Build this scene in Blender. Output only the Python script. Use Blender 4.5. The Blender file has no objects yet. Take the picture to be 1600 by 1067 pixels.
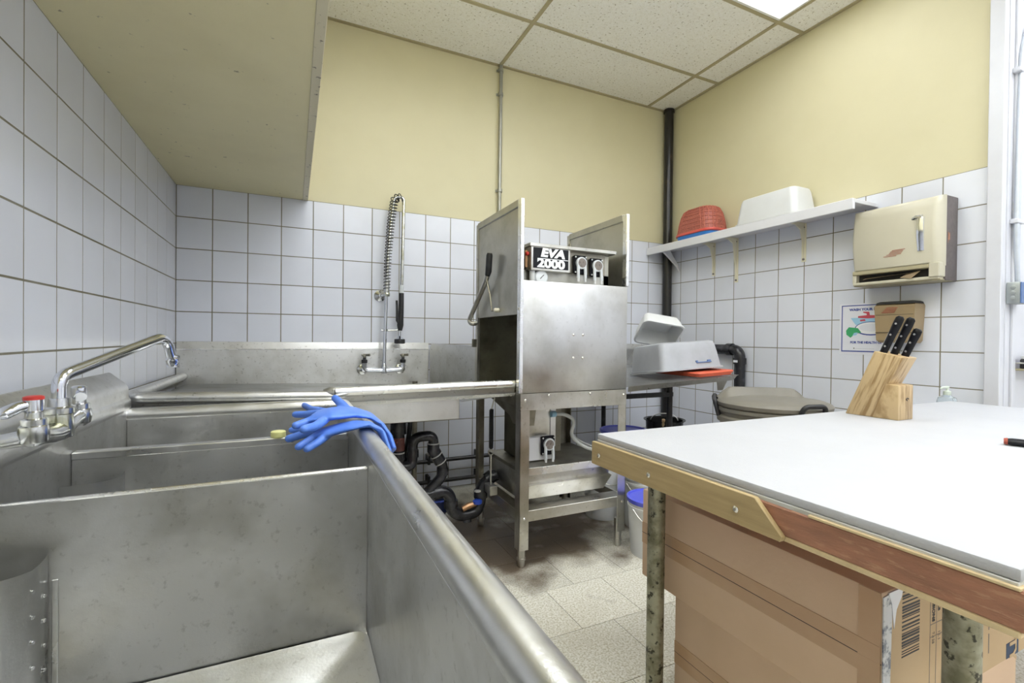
import bpy, bmesh, math, random
from mathutils import Vector, Matrix

random.seed(7)
scene = bpy.context.scene
COL = scene.collection
V = Vector

# ------------------------------------------------------------------ camera
cam_data = bpy.data.cameras.new('camera')
cam = bpy.data.objects.new('camera', cam_data)
COL.objects.link(cam)
cam_data.sensor_width = 36.0
cam_data.lens = 36.0 * 732.98 / 1600.0
cam_data.clip_start = 0.02
CR = V((0.90638232, -0.42232604, 0.01057377))
CU = V((-0.00633877, 0.0114308, 0.99991457))
CF = V((0.42241083, 0.90637192, -0.00768365))
cm = Matrix.Identity(4)
for i in range(3):
    cm[i][0] = CR[i]; cm[i][1] = CU[i]; cm[i][2] = -CF[i]
cm.translation = V((0.6747, -3.57905, 1.19017))
cam.matrix_world = cm
scene.camera = cam

# ------------------------------------------------------------------ world, view
world = bpy.data.worlds.new('world')
scene.world = world
world.use_nodes = True
world.node_tree.nodes['Background'].inputs[0].default_value = (0.9, 0.95, 1.0, 1)
world.node_tree.nodes['Background'].inputs[1].default_value = 0.3
scene.view_settings.view_transform = 'Standard'
scene.view_settings.look = 'None'
scene.view_settings.gamma = 1.0
scene.view_settings.use_curve_mapping = False
scene.view_settings.exposure = 0.15
LAMP = 8.8      # radiance of the ceiling troffer lenses

W = 4.0376          # right wall plane (tile face)
ZC = 3.43           # ceiling
T = 0.2             # wall tile pitch
Z0 = 1.3353         # a tile joint height
ZT = Z0 + 4 * T     # top of tiling

# ------------------------------------------------------------------ mesh helpers
def new():
    return bmesh.new()

def box(bm, x0, x1, y0, y1, z0, z1, bev=0.0, seg=1, M=None):
    r = bmesh.ops.create_cube(bm, size=1.0)
    vs = r['verts']
    for v in vs:
        v.co = V(((x0 + x1) / 2 + v.co.x * (x1 - x0), (y0 + y1) / 2 + v.co.y * (y1 - y0), (z0 + z1) / 2 + v.co.z * (z1 - z0)))
        if M is not None:
            v.co = M @ v.co
    if bev > 0:
        es = list({e for v in vs for e in v.link_edges})
        bmesh.ops.bevel(bm, geom=es, offset=bev, segments=seg, affect='EDGES', profile=0.5)
    return vs

def frames(pts):
    pts = [V(p) for p in pts]
    n = len(pts)
    tang = []
    for i in range(n):
        a = pts[max(i - 1, 0)]; b = pts[min(i + 1, n - 1)]
        tang.append((b - a).normalized())
    t0 = tang[0]
    ref = V((0, 0, 1)) if abs(t0.z) < 0.9 else V((1, 0, 0))
    u = (ref - t0 * ref.dot(t0)).normalized()
    out = []
    for i in range(n):
        t = tang[i]
        u = (u - t * u.dot(t))
        u = u.normalized() if u.length > 1e-6 else V((1, 0, 0))
        out.append((pts[i], t, u, t.cross(u)))
    return out

def tube(bm, pts, r, n=12, cap=True, flat=None, side=None):
    """sweep a round (or flattened: flat = list of (half width, half thick)) section; side = width direction"""
    fr = frames(pts)
    rings = []
    for i, (p, t, u, w) in enumerate(fr):
        if side is not None:
            w = (V(side) - t * V(side).dot(t)).normalized(); u = w.cross(t)
        rr = r[i] if isinstance(r, (list, tuple)) else r
        ring = []
        for k in range(n):
            a = 2 * math.pi * k / n
            if flat:
                hw, ht = flat[i]
                ring.append(bm.verts.new(p + w * (hw * math.cos(a)) + u * (ht * math.sin(a))))
            else:
                ring.append(bm.verts.new(p + u * (rr * math.cos(a)) + w * (rr * math.sin(a))))
        rings.append(ring)
    for a, b in zip(rings, rings[1:]):
        for k in range(n):
            bm.faces.new((a[k], a[(k + 1) % n], b[(k + 1) % n], b[k]))
    if cap:
        bm.faces.new(rings[0][::-1]); bm.faces.new(rings[-1])

def fillet(pts, rad, n=6):
    pts = [V(p) for p in pts]
    out = [pts[0]]
    for i in range(1, len(pts) - 1):
        a, b, c = pts[i - 1], pts[i], pts[i + 1]
        d1 = (a - b); d2 = (c - b)
        r = min(rad, d1.length * 0.49, d2.length * 0.49)
        p1 = b + d1.normalized() * r; p2 = b + d2.normalized() * r
        for k in range(n + 1):
            s = k / n
            out.append((p1 * (1 - s) + b * s) * (1 - s) + (b * (1 - s) + p2 * s) * s)
    out.append(pts[-1])
    return out

def lathe(bm, prof, c=(0, 0, 0), n=28, axis='z', cap0=True, cap1=True):
    c = V(c)
    rings = []
    for r, h in prof:
        ring = []
        for k in range(n):
            a = 2 * math.pi * k / n
            p = V((r * math.cos(a), r * math.sin(a), h))
            if axis == 'x': p = V((p.z, p.x, p.y))
            if axis == 'y': p = V((p.y, p.z, p.x))
            ring.append(bm.verts.new(c + p))
        rings.append(ring)
    for a, b in zip(rings, rings[1:]):
        for k in range(n):
            bm.faces.new((a[k], a[(k + 1) % n], b[(k + 1) % n], b[k]))
    if cap0: bm.faces.new(rings[0][::-1])
    if cap1: bm.faces.new(rings[-1])

def prism(bm, poly, axis, lo, hi, bev=0.0, seg=1):
    """extrude a 2-D polygon along axis; poly coordinates are the other two axes in order"""
    def P(a, b, h):
        return {'x': V((h, a, b)), 'y': V((a, h, b)), 'z': V((a, b, h))}[axis]
    A = [bm.verts.new(P(a, b, lo)) for a, b in poly]
    B = [bm.verts.new(P(a, b, hi)) for a, b in poly]
    n = len(poly)
    fs = [bm.faces.new(A), bm.faces.new(B[::-1])]
    for k in range(n):
        fs.append(bm.faces.new((A[k], B[k], B[(k + 1) % n], A[(k + 1) % n])))
    bmesh.ops.recalc_face_normals(bm, faces=fs)
    if bev > 0:
        es = list({e for v in A + B for e in v.link_edges})
        bmesh.ops.bevel(bm, geom=es, offset=bev, segments=seg, affect='EDGES', profile=0.5)

def loft(bm, rings, cap0=True, cap1=True):
    R = [[bm.verts.new(V(p)) for p in ring] for ring in rings]
    n = len(R[0])
    for a, b in zip(R, R[1:]):
        for k in range(n):
            bm.faces.new((a[k], a[(k + 1) % n], b[(k + 1) % n], b[k]))
    if cap0: bm.faces.new(R[0][::-1])
    if cap1: bm.faces.new(R[-1])

def rrect(cx, cy, hx, hy, rad, z, n=5):
    out = []
    for sx, sy, a0 in ((1, 1, 0), (-1, 1, 90), (-1, -1, 180), (1, -1, 270)):
        for k in range(n + 1):
            a = math.radians(a0 + 90 * k / n)
            out.append((cx + sx * (hx - rad) + rad * math.cos(a), cy + sy * (hy - rad) + rad * math.sin(a), z))
    return out

def coil(bm, path, R, r, turns, n=6, per=14):
    """wire helix around a path"""
    fr = frames(path)
    L = [0]
    for a, b in zip(fr, fr[1:]):
        L.append(L[-1] + (b[0] - a[0]).length)
    pts = []
    N = int(turns * per)
    j = 0
    for i in range(N + 1):
        s = L[-1] * i / N
        while j < len(L) - 2 and L[j + 1] < s: j += 1
        f = (s - L[j]) / max(L[j + 1] - L[j], 1e-9)
        p = fr[j][0].lerp(fr[j + 1][0], f); u = fr[j][2].lerp(fr[j + 1][2], f).normalized(); w = fr[j][3].lerp(fr[j + 1][3], f).normalized()
        RR = R(i / N) if callable(R) else R
        a = 2 * math.pi * i / per
        pts.append(p + u * RR * math.cos(a) + w * RR * math.sin(a))
    tube(bm, pts, r, n)

def finish(bm, smooth=35, recalc=True):
    if recalc:
        bmesh.ops.recalc_face_normals(bm, faces=bm.faces[:])
    me = bpy.data.meshes.new('mesh')
    bm.to_mesh(me); bm.free()
    if smooth:
        for p in me.polygons: p.use_smooth = True
        me.set_sharp_from_angle(angle=math.radians(smooth))
    return me

ROOT = {}
def thing(name, label, cat, loc=(0, 0, 0), group=None):
    o = bpy.data.objects.new(name, None)
    COL.objects.link(o)
    o.empty_display_size = 0.05
    o.location = loc
    ROOT[o] = V(loc)
    o['label'] = label; o['category'] = cat
    if group: o['group'] = group
    return o

def part(name, bm, mat, parent=None, smooth=35, label=None):
    """link a mesh drawn in world coordinates under a thing, a part or a piece of the setting"""
    if parent is not None:
        bmesh.ops.translate(bm, verts=bm.verts[:], vec=-ROOT.get(parent, V((0, 0, 0))))
    me = finish(bm, smooth)
    me.name = name
    me.materials.append(mat)
    o = bpy.data.objects.new(name, me)
    COL.objects.link(o)
    if parent is not None:
        o.parent = parent
        ROOT[o] = ROOT.get(parent, V((0, 0, 0)))
    else:
        ROOT[o] = V((0, 0, 0))
    if label: o['label'] = label
    return o

def single(name, bm, mat, label, cat, loc, group=None, smooth=35):
    """a thing that is one mesh, origin at its base"""
    bmesh.ops.translate(bm, verts=bm.verts[:], vec=-V(loc))
    me = finish(bm, smooth); me.name = name; me.materials.append(mat)
    o = bpy.data.objects.new(name, me); COL.objects.link(o)
    o.location = loc; ROOT[o] = V(loc)
    o['label'] = label; o['category'] = cat
    if group: o['group'] = group
    return o

def struct(name, bm, mat, smooth=35):
    o = part(name, bm, mat, None, smooth)
    o['kind'] = 'structure'
    return o

def share(name, me, parent, loc, rot=None):
    """a copy of a piece that shares its mesh; loc is in world coordinates"""
    o = bpy.data.objects.new(name, me); COL.objects.link(o)
    o.parent = parent
    o.location = V(loc) - ROOT.get(parent, V((0, 0, 0)))
    if rot: o.rotation_euler = rot
    return o

def text(name, body, size, mat, parent, origin, xdir, ydir, depth=0.0006, bold=0.0, shear=0.0, sx=1.0, align='CENTER', spacing=1.0):
    cu = bpy.data.curves.new('t', 'FONT')
    cu.body = body; cu.size = size; cu.extrude = depth; cu.offset = bold; cu.shear = shear
    cu.align_x = align; cu.align_y = 'CENTER'; cu.space_character = spacing; cu.resolution_u = 3
    t = bpy.data.objects.new('t', cu); COL.objects.link(t)
    bpy.context.view_layer.update()
    me = bpy.data.meshes.new_from_object(t.evaluated_get(bpy.context.evaluated_depsgraph_get()))
    bpy.data.objects.remove(t)
    x = V(xdir).normalized(); y = V(ydir).normalized(); z = x.cross(y)
    M = Matrix.Identity(4)
    off = ROOT.get(parent, V((0, 0, 0)))
    for i in range(3):
        M[i][0] = x[i] * sx; M[i][1] = y[i]; M[i][2] = z[i]; M[i][3] = origin[i] - off[i]
    me.transform(M)
    me.materials.clear(); me.materials.append(mat)
    me.name = name
    o = bpy.data.objects.new(name, me); COL.objects.link(o)
    o.parent = parent; ROOT[o] = off
    return o

# ------------------------------------------------------------------ materials
def mat(name, col, rough=0.5, metal=0.0, mix=None, spots=None, bump=None, rvar=0.0, rand=0.0, spec=None, emit=None, trans=0.0, world_co=False, stretch=(1, 1, 1), rot=(0, 0, 0), alpha=1.0, coat=0.0):
    """mix=(colour, scale, lo, hi, amount)  spots=(colour, scale, lo, hi, amount)  bump=(scale, strength)"""
    m = bpy.data.materials.new(name); m.use_nodes = True
    nt = m.node_tree; N = nt.nodes; K = nt.links
    p = N['Principled BSDF']
    p.inputs['Base Color'].default_value = (*col, 1)
    p.inputs['Roughness'].default_value = rough
    p.inputs['Metallic'].default_value = metal
    if spec is not None: p.inputs['Specular IOR Level'].default_value = spec
    if trans: p.inputs['Transmission Weight'].default_value = trans
    if coat: p.inputs['Coat Weight'].default_value = coat
    if emit:
        p.inputs['Emission Color'].default_value = (*emit[0], 1); p.inputs['Emission Strength'].default_value = emit[1]
    if not (mix or spots or bump or rand or rvar):
        return m
    if world_co:
        src = N.new('ShaderNodeNewGeometry').outputs['Position']
    else:
        src = N.new('ShaderNodeTexCoord').outputs['Object']
    mp = N.new('ShaderNodeMapping'); mp.inputs['Scale'].default_value = stretch; mp.vector_type = 'TEXTURE' if any(rot) else 'POINT'
    if any(rot): mp.inputs['Rotation'].default_value = rot; mp.inputs['Scale'].default_value = [1 / k for k in stretch]
    K.new(src, mp.inputs['Vector']); co = mp.outputs['Vector']
    if rand:
        oi = N.new('ShaderNodeObjectInfo')
        ad = N.new('ShaderNodeVectorMath'); ad.operation = 'ADD'
        sc = N.new('ShaderNodeVectorMath'); sc.operation = 'SCALE'; sc.inputs['Scale'].default_value = 37.0
        cb = N.new('ShaderNodeCombineXYZ')
        for i in range(3): K.new(oi.outputs['Random'], cb.inputs[i])
        K.new(cb.outputs[0], sc.inputs[0]); K.new(co, ad.inputs[0]); K.new(sc.outputs[0], ad.inputs[1]); co = ad.outputs[0]
    def noise(scale, detail=4.0, ro=0.6):
        n = N.new('ShaderNodeTexNoise'); n.inputs['Scale'].default_value = scale; n.inputs['Detail'].default_value = detail; n.inputs['Roughness'].default_value = ro
        K.new(co, n.inputs['Vector']); return n.outputs['Fac']
    def ramp(fac, lo, hi, amt):
        r = N.new('ShaderNodeMapRange'); r.inputs['From Min'].default_value = lo; r.inputs['From Max'].default_value = hi
        r.inputs['To Min'].default_value = 0; r.inputs['To Max'].default_value = amt; r.clamp = True
        K.new(fac, r.inputs['Value']); return r.outputs['Result']
    cur = None
    for layer in (mix, spots):
        if not layer: continue
        c2, s, lo, hi, amt = layer
        x = N.new('ShaderNodeMix'); x.data_type = 'RGBA'
        if cur is None: x.inputs[6].default_value = (*col, 1)
        else: K.new(cur, x.inputs[6])
        x.inputs[7].default_value = (*c2, 1)
        K.new(ramp(noise(s), lo, hi, amt), x.inputs[0]); cur = x.outputs[2]
    if rand:
        hs = N.new('ShaderNodeHueSaturation')
        if cur is None: hs.inputs['Color'].default_value = (*col, 1)
        else: K.new(cur, hs.inputs['Color'])
        r = N.new('ShaderNodeMapRange'); r.inputs['To Min'].default_value = 1 - rand; r.inputs['To Max'].default_value = 1 + rand
        K.new(oi.outputs['Random'], r.inputs['Value']); K.new(r.outputs[0], hs.inputs['Value']); cur = hs.outputs['Color']
    if cur is not None: K.new(cur, p.inputs['Base Color'])
    if rvar:
        r = N.new('ShaderNodeMapRange'); r.inputs['From Min'].default_value = 0.3; r.inputs['From Max'].default_value = 0.7
        r.inputs['To Min'].default_value = max(rough - rvar, 0.02); r.inputs['To Max'].default_value = rough + rvar
        K.new(noise(9.0), r.inputs['Value']); K.new(r.outputs[0], p.inputs['Roughness'])
    if bump:
        b = N.new('ShaderNodeBump'); b.inputs['Strength'].default_value = bump[1]; b.inputs['Distance'].default_value = 0.01
        K.new(noise(bump[0], 3.0), b.inputs['Height']); K.new(b.outputs[0], p.inputs['Normal'])
    return m

M = {}
M['tile'] = mat('white_glazed_tile', (0.74, 0.76, 0.83), 0.16, rand=0.03, bump=(5, 0.03), mix=((0.66, 0.67, 0.72), 2.0, 0.45, 0.75, 0.5))
M['grout'] = mat('tile_grout', (0.19, 0.172, 0.115), 0.9, mix=((0.30, 0.285, 0.235), 3.0, 0.4, 0.65, 0.8), world_co=True)
M['cream'] = mat('cream_wall_paint', (0.665, 0.615, 0.405), 0.55, mix=((0.60, 0.55, 0.345), 1.6, 0.4, 0.75, 0.6), bump=(120, 0.04), world_co=True)
M['cream_bounce_lit'] = mat('cream_paint_bounce_lit', (0.79, 0.715, 0.435), 0.5, mix=((0.71, 0.635, 0.375), 2.2, 0.4, 0.7, 0.7), spots=((0.20, 0.16, 0.09), 26, 0.68, 0.73, 0.75), bump=(90, 0.05), world_co=True)  # wall cream lightened in place of bounce light; dark scuffs are its own
M['bead'] = mat('scraped_corner_bead', (0.66, 0.60, 0.42), 0.5, spots=((0.15, 0.12, 0.08), 30, 0.62, 0.68, 0.9), world_co=True)
M['ceil_tile'] = mat('fissured_ceiling_tile', (0.92, 0.91, 0.86), 0.9, mix=((0.84, 0.82, 0.74), 70, 0.45, 0.6, 0.6), spots=((0.30, 0.25, 0.15), 62, 0.615, 0.66, 0.75), bump=(95, 0.3), world_co=True)
M['tee'] = mat('ceiling_grid_metal', (0.44, 0.385, 0.24), 0.45, mix=((0.36, 0.31, 0.18), 6, 0.4, 0.7, 0.6), world_co=True)
M['white_paint'] = mat('white_gloss_paint', (0.66, 0.67, 0.72), 0.3, mix=((0.60, 0.60, 0.64), 5, 0.45, 0.7, 0.5), world_co=True)
M['white_shelf'] = mat('white_shelf_laminate', (0.72, 0.72, 0.75), 0.35, mix=((0.66, 0.66, 0.68), 5, 0.5, 0.7, 0.4))
M['lens'] = mat('lit_troffer_lens', (0.9, 0.9, 0.9), 0.5, emit=((0.92, 0.96, 1.0), LAMP))
M['lens_dim'] = mat('dimmed_troffer_lens', (0.9, 0.9, 0.9), 0.5, emit=((0.93, 0.96, 1.0), LAMP * 0.5))  # output lowered to keep a hot spot off the right wall
M['troffer'] = mat('troffer_enamel', (0.8, 0.8, 0.78), 0.4)

def steel(name, col, rough, dark=(0.2, 0.19, 0.15), amt=0.5, spots=0.0, stretch=(1, 1, 1), sc=4.0, lo=0.45, hi=0.75):
    return mat(name, col, rough, 1.0, mix=(dark, sc, lo, hi, amt), spots=((0.13, 0.12, 0.09), 58, 0.60, 0.70, spots) if spots else None, bump=(160, 0.05), rvar=0.08, stretch=stretch, world_co=True)
M['sink'] = steel('worn_sink_steel', (0.76, 0.76, 0.75), 0.37, (0.44, 0.43, 0.385), 0.8, 0.22)
M['sink_rim'] = steel('rubbed_rim_steel', (0.82, 0.82, 0.81), 0.33, (0.52, 0.51, 0.46), 0.6)
M['dish'] = steel('dish_table_steel', (0.72, 0.72, 0.71), 0.36, (0.42, 0.405, 0.35), 0.7, 0.4)
M['rim'] = steel('bright_rim_steel', (0.88, 0.885, 0.89), 0.26, (0.68, 0.67, 0.63), 0.5)
M['hood'] = steel('scuffed_hood_steel', (0.62, 0.62, 0.615), 0.36, (0.42, 0.415, 0.39), 0.8, 0.12)
M['spring'] = mat('dark_spring_steel', (0.10, 0.10, 0.095), 0.35, 0.9)
M['door'] = steel('dull_door_steel', (0.50, 0.49, 0.44), 0.40, (0.31, 0.295, 0.235), 0.8, 0.15)
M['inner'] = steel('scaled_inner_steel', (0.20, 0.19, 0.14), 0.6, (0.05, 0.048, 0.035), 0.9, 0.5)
M['frame'] = steel('frame_angle_steel', (0.62, 0.61, 0.575), 0.34, (0.32, 0.295, 0.22), 0.8, 0.3)
M['grime'] = steel('grimy_steel', (0.36, 0.34, 0.28), 0.45, (0.10, 0.09, 0.07), 0.9, 0.5)
M['chrome'] = mat('chrome', (0.74, 0.76, 0.82), 0.09, 1.0)
M['chrome_old'] = mat('limescaled_chrome', (0.68, 0.69, 0.70), 0.20, 1.0, mix=((0.42, 0.42, 0.24), 18, 0.50, 0.68, 0.7))
M['handle_red'] = mat('red_index_plastic', (0.65, 0.05, 0.04), 0.35)
M['black_rubber'] = mat('black_rubber', (0.015, 0.015, 0.017), 0.45, mix=((0.05, 0.05, 0.055), 12, 0.5, 0.7, 0.6))
M['abs'] = mat('black_drain_pipe', (0.018, 0.018, 0.021), 0.26, mix=((0.07, 0.07, 0.08), 14, 0.5, 0.72, 0.7))
M['abs_print'] = mat('grey_pipe_print', (0.45, 0.44, 0.42), 0.6)
M['paint_black'] = mat('black_painted_pipe', (0.014, 0.013, 0.013), 0.28, mix=((0.07, 0.045, 0.03), 10, 0.55, 0.75, 0.5), world_co=True)
M['conduit'] = mat('galvanised_conduit', (0.40, 0.40, 0.36), 0.45, 0.7, mix=((0.28, 0.28, 0.25), 8, 0.4, 0.7, 0.6))
M['conduit_w'] = mat('painted_conduit', (0.62, 0.66, 0.72), 0.35, 0.3, mix=((0.45, 0.48, 0.52), 9, 0.45, 0.7, 0.6))
M['box_metal'] = mat('grey_outlet_box', (0.38, 0.41, 0.42), 0.4, 0.5, mix=((0.28, 0.30, 0.28), 14, 0.4, 0.7, 0.6))
M['blue_plate'] = mat('blue_cover_plate', (0.10, 0.17, 0.36), 0.4)
M['ivory'] = mat('ivory_plastic', (0.78, 0.74, 0.58), 0.4)
M['floor'] = None
M['nitrile'] = mat('blue_nitrile', (0.10, 0.24, 0.78), 0.42, mix=((0.17, 0.33, 0.84), 22, 0.4, 0.7, 0.6), bump=(60, 0.05))
M['yellow'] = mat('yellow_plastic', (0.80, 0.78, 0.32), 0.4)
M['cutting'] = mat('white_cutting_surface', (0.51, 0.515, 0.54), 0.55, mix=((0.45, 0.455, 0.475), 3, 0.4, 0.7, 0.5), bump=(180, 0.12), world_co=True)
M['cut_edge'] = mat('worn_white_edge', (0.62, 0.62, 0.58), 0.55, mix=((0.45, 0.44, 0.37), 9, 0.45, 0.7, 0.7), world_co=True)
M['pine'] = mat('pale_wood_strip', (0.50, 0.375, 0.19), 0.5, mix=((0.36, 0.26, 0.12), 5, 0.35, 0.7, 0.7), bump=(30, 0.1), stretch=(8, 1, 14), world_co=True)
M['redwood'] = mat('reddish_plywood_edge', (0.43, 0.20, 0.12), 0.6, mix=((0.27, 0.13, 0.08), 9, 0.35, 0.65, 0.8), spots=((0.55, 0.33, 0.20), 30, 0.56, 0.66, 0.5), bump=(60, 0.25), stretch=(6, 1, 5), world_co=True)
M['splinter'] = mat('splintered_light_wood', (0.70, 0.55, 0.32), 0.7, mix=((0.5, 0.36, 0.2), 20, 0.4, 0.7, 0.7))
M['leg_pipe'] = mat('corroded_pipe_leg', (0.37, 0.36, 0.27), 0.5, 0.6, mix=((0.16, 0.15, 0.09), 15, 0.42, 0.62, 0.9), spots=((0.03, 0.028, 0.02), 40, 0.57, 0.62, 0.9), bump=(60, 0.2))
M['card'] = mat('brown_cardboard', (0.68, 0.49, 0.335), 0.8, mix=((0.62, 0.44, 0.29), 6, 0.4, 0.7, 0.5), bump=(60, 0.06))
M['card_end'] = mat('light_cardboard', (0.56, 0.41, 0.245), 0.8, mix=((0.50, 0.35, 0.20), 7, 0.4, 0.7, 0.5))
M['tape'] = mat('brown_packing_tape', (0.53, 0.345, 0.21), 0.25, mix=((0.57, 0.385, 0.24), 10, 0.4, 0.7, 0.6))
M['ink'] = mat('black_print', (0.03, 0.03, 0.035), 0.6)
M['ink_blue'] = mat('dark_blue_print', (0.02, 0.045, 0.10), 0.6)
M['ink_grey'] = mat('grey_print', (0.22, 0.19, 0.17), 0.7)
M['torn'] = mat('torn_film', (0.60, 0.62, 0.66), 0.25, mix=((0.10, 0.12, 0.18), 30, 0.48, 0.56, 0.9))
M['oak'] = mat('knife_block_wood', (0.56, 0.41, 0.225), 0.42, mix=((0.30, 0.185, 0.075), 6, 0.46, 0.60, 0.95), stretch=(9, 9, 0.8), rot=(math.radians(21), 0, 0))
M['knife'] = mat('black_knife_handle', (0.006, 0.006, 0.009), 0.35, spec=0.3)
M['rivet'] = mat('steel_rivet', (0.75, 0.73, 0.68), 0.25, 1.0)
M['beige'] = mat('beige_plastic', (0.56, 0.525, 0.41), 0.38, mix=((0.50, 0.465, 0.35), 4, 0.4, 0.7, 0.5))
M['beige_dark'] = mat('olive_beige_plastic', (0.40, 0.355, 0.225), 0.45)
M['tan'] = mat('tan_plastic', (0.32, 0.235, 0.13), 0.4, mix=((0.27, 0.195, 0.10), 8, 0.4, 0.7, 0.5))
M['taupe'] = mat('taupe_plastic', (0.14, 0.118, 0.115), 0.5, mix=((0.11, 0.092, 0.09), 40, 0.4, 0.6, 0.7))
M['dark'] = mat('dark_cavity', (0.02, 0.018, 0.016), 0.7)
M['paper_towel'] = mat('brown_paper_towel', (0.52, 0.40, 0.25), 0.8)
M['red_print'] = mat('red_print', (0.36, 0.07, 0.04), 0.6)
M['poster'] = mat('laminated_paper', (0.76, 0.77, 0.83), 0.3)
M['p_blue'] = mat('poster_blue', (0.06, 0.09, 0.34), 0.4)
M['p_cyan'] = mat('poster_light_blue', (0.35, 0.60, 0.78), 0.4)
M['p_green'] = mat('poster_green', (0.05, 0.36, 0.14), 0.4)
M['p_red'] = mat('poster_red', (0.55, 0.07, 0.10), 0.4)
M['p_white'] = mat('poster_white', (0.85, 0.85, 0.88), 0.4)
M['red_plastic'] = mat('red_basket_plastic', (0.56, 0.17, 0.12), 0.4)
M['red_rim'] = mat('bright_red_plastic', (0.66, 0.10, 0.08), 0.35)
M['orange'] = mat('coral_red_plastic', (0.80, 0.15, 0.075), 0.4)
M['blue_tray'] = mat('blue_plastic', (0.03, 0.20, 0.60), 0.4)
M['white_plastic'] = mat('white_tub_plastic', (0.68, 0.69, 0.69), 0.35, mix=((0.62, 0.62, 0.60), 5, 0.4, 0.7, 0.5))
M['tub_grey'] = mat('grey_tub_plastic', (0.46, 0.47, 0.50), 0.45, mix=((0.36, 0.365, 0.38), 6, 0.4, 0.7, 0.6))
M['lid_blue'] = mat('violet_blue_lid', (0.10, 0.12, 0.70), 0.35, mix=((0.16, 0.17, 0.72), 9, 0.4, 0.7, 0.5))
M['pail'] = mat('white_pail_plastic', (0.74, 0.75, 0.76), 0.35, mix=((0.64, 0.63, 0.58), 6, 0.45, 0.7, 0.6))
M['bin'] = mat('grey_bin_plastic', (0.20, 0.185, 0.155), 0.5, mix=((0.16, 0.145, 0.115), 7, 0.4, 0.7, 0.6), bump=(140, 0.05))
M['pot'] = mat('black_pot', (0.02, 0.02, 0.02), 0.25, 0.3)
M['sign'] = mat('black_sign_plate', (0.006, 0.006, 0.009), 0.5, spec=0.25)
M['sign_white'] = mat('white_sign_print', (0.82, 0.83, 0.85), 0.4)
M['gauge'] = mat('gauge_face', (0.80, 0.83, 0.85), 0.3)
M['grey_plastic'] = mat('pale_grey_plastic', (0.62, 0.65, 0.67), 0.35)
M['brass'] = mat('brass', (0.62, 0.46, 0.18), 0.3, 1.0)
M['tubing'] = mat('clear_grey_tubing', (0.62, 0.64, 0.63), 0.25)
M['red_lamp'] = mat('red_pilot_lens', (0.55, 0.04, 0.03), 0.2)
M['soap_glass'] = mat('clear_bottle', (0.80, 0.88, 0.92), 0.05, trans=0.9)
M['ceramic'] = mat('white_ceramic', (0.80, 0.80, 0.80), 0.15)
M['copper'] = mat('copper_valve', (0.45, 0.26, 0.14), 0.4, 0.8)
M['mid_blue'] = mat('blue_valve_handle', (0.03, 0.08, 0.50), 0.35)
M['navy'] = mat('navy_plastic', (0.012, 0.02, 0.07), 0.25, mix=((0.02, 0.05, 0.22), 8, 0.5, 0.7, 0.7))

def floor_mat(name, base, pattern):
    m = bpy.data.materials.new(name); m.use_nodes = True
    nt = m.node_tree; N = nt.nodes; K = nt.links; p = N['Principled BSDF']
    g = N.new('ShaderNodeNewGeometry'); oi = N.new('ShaderNodeObjectInfo')
    def noise(scale, det=4.0):
        n = N.new('ShaderNodeTexNoise'); n.inputs['Scale'].default_value = scale; n.inputs['Detail'].default_value = det
        K.new(g.outputs['Position'], n.inputs['Vector']); return n.outputs['Fac']
    def rng(f, a, b, c, d):
        r = N.new('ShaderNodeMapRange'); r.inputs['From Min'].default_value = a; r.inputs['From Max'].default_value = b
        r.inputs['To Min'].default_value = c; r.inputs['To Max'].default_value = d; K.new(f, r.inputs['Value']); return r.outputs[0]
    def mixc(fac, a, b):
        x = N.new('ShaderNodeMix'); x.data_type = 'RGBA'
        K.new(fac, x.inputs[0])
        for i, c in ((6, a), (7, b)):
            if isinstance(c, tuple): x.inputs[i].default_value = (*c, 1)
            else: K.new(c, x.inputs[i])
        return x.outputs[2]
    c = mixc(rng(noise(130, 3), 0.42, 0.62, 0, 1), base, (base[0] * 0.66, base[1] * 0.63, base[2] * 0.52))
    c = mixc(rng(noise(85, 3), 0.55, 0.68, 0, 0.6), c, (0.90, 0.89, 0.84))
    hs = N.new('ShaderNodeHueSaturation'); K.new(c, hs.inputs['Color']); K.new(rng(oi.outputs['Random'], 0, 1, 0.88, 1.05), hs.inputs['Value'])
    c = hs.outputs['Color']
    # greasy stains left around the dishwasher
    d = N.new('ShaderNodeVectorMath'); d.operation = 'DISTANCE'; d.inputs[1].default_value = (1.98, -0.95, 0)
    K.new(g.outputs['Position'], d.inputs[0])
    near = rng(d.outputs['Value'], 0.30, 0.95, 0.30, -0.20)
    a = N.new('ShaderNodeMath'); a.operation = 'ADD'; K.new(near, a.inputs[0]); K.new(noise(3.2, 5), a.inputs[1])
    c = mixc(rng(a.outputs[0], 0.50, 0.72, 0, 0.93), c, (0.085, 0.052, 0.026))
    c = mixc(rng(noise(1.3, 5), 0.58, 0.75, 0, 0.35), c, (0.30, 0.25, 0.15))
    K.new(c, p.inputs['Base Color'])
    p.inputs['Roughness'].default_value = 0.42
    return m
M['floor'] = floor_mat('speckled_vinyl_tile', (0.80, 0.78, 0.70), False)
M['floor_gap'] = mat('dark_floor_joint', (0.09, 0.075, 0.05), 0.9)

# ------------------------------------------------------------------ the setting: shell
YF = -6.4      # front wall behind the camera
XR = 5.4       # far side of the room beyond the tiled wall
YP = -2.44     # partition face

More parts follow.
